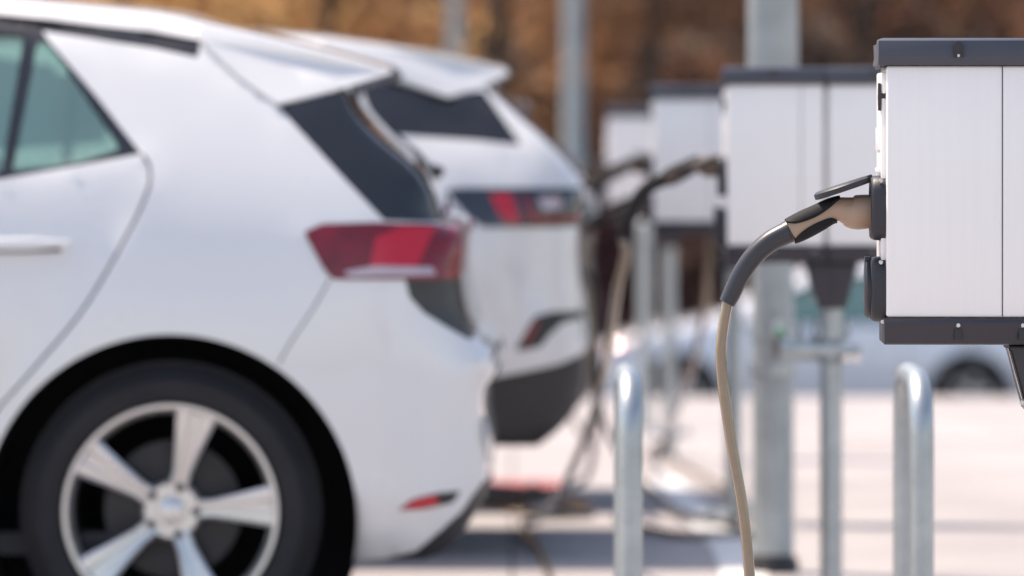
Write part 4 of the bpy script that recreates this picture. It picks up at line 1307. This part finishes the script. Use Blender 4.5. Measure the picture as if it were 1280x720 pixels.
# ------------------------------------------------------------------ vegetation
LM = {
 'gold': leaf_mat('flare_gold_leaves', (.86, .63, .33), (.68, .44, .20)),  # autumn gold, lightened so the leaf colour carries the sun-flare glow
 'orange': leaf_mat('orange_leaves', (.56, .33, .17), (.34, .19, .10)),
 'rust': leaf_mat('rust_leaves', (.36, .19, .12), (.16, .09, .07)),
 'brown': leaf_mat('brown_leaves', (.16, .10, .075), (.07, .048, .042)),
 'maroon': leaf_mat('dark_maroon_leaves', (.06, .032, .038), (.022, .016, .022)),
 'olive': leaf_mat('olive_leaves', (.075, .075, .03), (.03, .03, .016)),
}
M['bark'] = mat('bark', (.13, .095, .07), .9, noise_amt=.5, noise_scale=6, bump=.6, bump_scale=20)
def leaves(bm, c, rx, ry, rz_, n, size, rnd):
    for _ in range(n):
        u = rnd.random() ** .45
        th = rnd.random() * 2 * PI; ph = math.acos(2 * rnd.random() - 1)
        p = c + Vector((rx * u * math.sin(ph) * math.cos(th), ry * u * math.sin(ph) * math.sin(th), rz_ * u * math.cos(ph)))
        s = size * (.6 + .8 * rnd.random())
        a = Vector((rnd.gauss(0, 1), rnd.gauss(0, 1), rnd.gauss(0, .6))).normalized()
        b = a.orthogonal().normalized(); b.rotate(Matrix.Rotation(rnd.random() * 6.3, 3, a))
        cc = a.cross(b)
        bm.faces.new([bm.verts.new(p + b * s), bm.verts.new(p + cc * s * .45), bm.verts.new(p - b * s), bm.verts.new(p - cc * s * .45)])
def hz_at(x, y):
    rows = [(62, -1.56), (64, -1.45), (68, -.9), (72, .2), (78, 2.2), (86, 5.5), (96, 10), (115, 18)]
    z = np.interp(y, [r[0] for r in rows], [r[1] for r in rows])
    return float(z) + noise.noise(Vector((x * .15, y * .15, 0))) * 1.2 if y > 62 else float(z)
def tree(x, y, h, col, label, seed):
    rnd = random.Random(seed)
    root = empty('tree', (x, y, hz_at(x, y) - .1))
    tag(root, label, 'tree', 'trees on the hillside')
    bm = bmesh.new()
    tips = []
    tp = [Vector((0, 0, 0)), Vector((rnd.uniform(-.1, .1), 0, h * .3)), Vector((rnd.uniform(-.25, .25), rnd.uniform(-.2, .2), h * .6)), Vector((rnd.uniform(-.3, .3), 0, h * .92))]
    tc_ = catmull(tp, 5)
    loft(bm, tc_, [h * .022 * (1 - .8 * k / (len(tc_) - 1)) + .01 for k in range(len(tc_))], 10)
    for k in range(9):
        i = 4 + k % (len(tc_) - 6); p0 = tc_[i]
        a = rnd.random() * 2 * PI; L_ = h * rnd.uniform(.18, .34)
        p2 = p0 + Vector((math.cos(a) * L_, math.sin(a) * L_, L_ * .55)); p1 = p0.lerp(p2, .5) + Vector((0, 0, .1 * L_))
        loft(bm, catmull([p0, p1, p2], 3), [h * .009, h * .0085, h * .008, h * .007, h * .005, h * .004, .008], 7)
        tips.append(p2)
    obj('trunk', bm, M['bark'], root)
    bm = bmesh.new()
    for p in tips + [tc_[-1], tc_[-4]]:
        leaves(bm, p, h * .17, h * .17, h * .12, 330, .085, rnd)
    obj('crown', bm, LM[col], root, smooth=False)
TREES = [(-6.0, 70, 'gold', 'golden leaved tree, flare glow in its colour, above the windows of the nearest car, at the left edge'),
 (-4.3, 72, 'gold', 'golden leaved tree, flare glow in its colour, above the nearest car, near its roof glints'),
 (-2.5, 69, 'orange', 'orange brown tree left of the faint street lamp pole'),
 (-.1, 71, 'orange', 'orange brown tree just right of the faint street lamp pole'),
 (1.9, 70, 'rust', 'rust brown tree between the thick street lamp pole and the farthest station'),
 (4.6, 69, 'brown', 'dull brown tree just right of the tall lamp pole'),
 (6.3, 72, 'rust', 'dark rusty tree above the nearest charging station')]
for i, (x, y, c, lb) in enumerate(TREES):
    tree(x, y, 6.5 + (i * 37 % 20) / 10, c, lb, 300 + i)
# undergrowth and far wood: nobody could count it, one object
rnd = random.Random(11)
bm = bmesh.new()
keys = ['gold', 'orange', 'rust', 'brown', 'maroon']
def clump(x, y, dz, r, n, size, c):
    b0 = len(bm.faces)
    leaves(bm, Vector((x, y, hz_at(x, y) + dz)), r, r, r * .8, n, size, rnd)
    k = keys.index(c)
    bm.faces.ensure_lookup_table()
    for f in bm.faces[b0:]: f.material_index = k
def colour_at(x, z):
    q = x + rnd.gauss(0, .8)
    if q < -3.0: return 'gold' if rnd.random() < .75 else 'orange'  # left side gets the gold with flare glow painted in
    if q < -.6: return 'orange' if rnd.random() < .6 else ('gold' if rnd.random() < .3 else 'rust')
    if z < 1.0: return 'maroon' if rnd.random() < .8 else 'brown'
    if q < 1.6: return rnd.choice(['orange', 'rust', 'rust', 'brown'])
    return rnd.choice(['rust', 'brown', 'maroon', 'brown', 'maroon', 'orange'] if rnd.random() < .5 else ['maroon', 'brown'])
x = -16.0
while x < 16:
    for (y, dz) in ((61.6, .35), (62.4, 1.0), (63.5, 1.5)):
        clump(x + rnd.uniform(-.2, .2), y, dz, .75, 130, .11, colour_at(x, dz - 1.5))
    x += .5
for k in range(620):
    x = rnd.uniform(-15, 15); y = rnd.uniform(64.5, 80)
    dz = rnd.uniform(.1, 1.3)
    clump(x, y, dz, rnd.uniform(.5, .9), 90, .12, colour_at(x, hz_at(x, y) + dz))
for k in range(420):
    x = rnd.uniform(-45, 45); y = rnd.uniform(80, 110)
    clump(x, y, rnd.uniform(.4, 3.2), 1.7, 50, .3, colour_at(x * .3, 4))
for k in range(160):
    x = rnd.choice((-1, 1)) * rnd.uniform(15, 40); y = rnd.uniform(62, 80)
    clump(x, y, rnd.uniform(.3, 2), 1.5, 60, .25, colour_at(x * .3, 4))
wood = obj('hillside_wood', bm, [LM[k] for k in keys], None, smooth=False)
tag(wood, 'autumn brown and gold undergrowth and woodland covering the slope behind everything', 'woodland', kind='stuff')

# ------------------------------------------------------------------ light and camera
elev = math.atan2(2.0, 1.0)
sun_dir = Vector((-1, .55, 2.0)).normalized()      # towards the sun: from the left
L = bpy.data.lights.new('sun', 'SUN'); L.energy = 3.2; L.angle = math.radians(.53); L.color = (1, .955, .90)
so = bpy.data.objects.new('sun', L); COL.objects.link(so)
so.rotation_euler = (-sun_dir).to_track_quat('-Z', 'Y').to_euler()
w = bpy.data.worlds.new('World'); sc.world = w; w.use_nodes = True
nt = w.node_tree
sky = nt.nodes.new('ShaderNodeTexSky'); sky.sky_type = 'NISHITA'; sky.sun_disc = False
sky.sun_elevation = math.asin(sun_dir.z)
sky.sun_rotation = math.atan2(sun_dir.x, sun_dir.y)
sky.air_density = 1.0; sky.dust_density = 1.5
nt.links.new(sky.outputs[0], nt.nodes['Background'].inputs[0])
nt.nodes['Background'].inputs[1].default_value = .15

cam = bpy.data.cameras.new('camera')
co = bpy.data.objects.new('camera', cam); COL.objects.link(co)
co.location = (0, 0, EYE); co.rotation_euler = (PI / 2, 0, 0)
cam.sensor_width = 36; cam.lens = F / 1280 * 36
cam.shift_y = -(360 - HOR) / 1280
cam.clip_end = 1000; cam.clip_start = .1
cam.dof.use_dof = True
cam.dof.focus_distance = F / 805 - .01
cam.dof.aperture_fstop = cam.lens / 50.0
sc.camera = co
sc.view_settings.view_transform = 'Standard'
sc.view_settings.look = 'None'
sc.view_settings.exposure = 1.0
sc.view_settings.use_white_balance = True
sc.view_settings.white_balance_temperature = 7600
sc.view_settings.white_balance_tint = 14
sc.render.resolution_x = 1024; sc.render.resolution_y = 576
try:
    sc.cycles.use_denoising = True
    sc.cycles.caustics_reflective = False; sc.cycles.caustics_refractive = False
    sc.cycles.max_bounces = 8; sc.cycles.transparent_max_bounces = 12
    sc.cycles.use_adaptive_sampling = True; sc.cycles.adaptive_threshold = .02
except Exception: pass
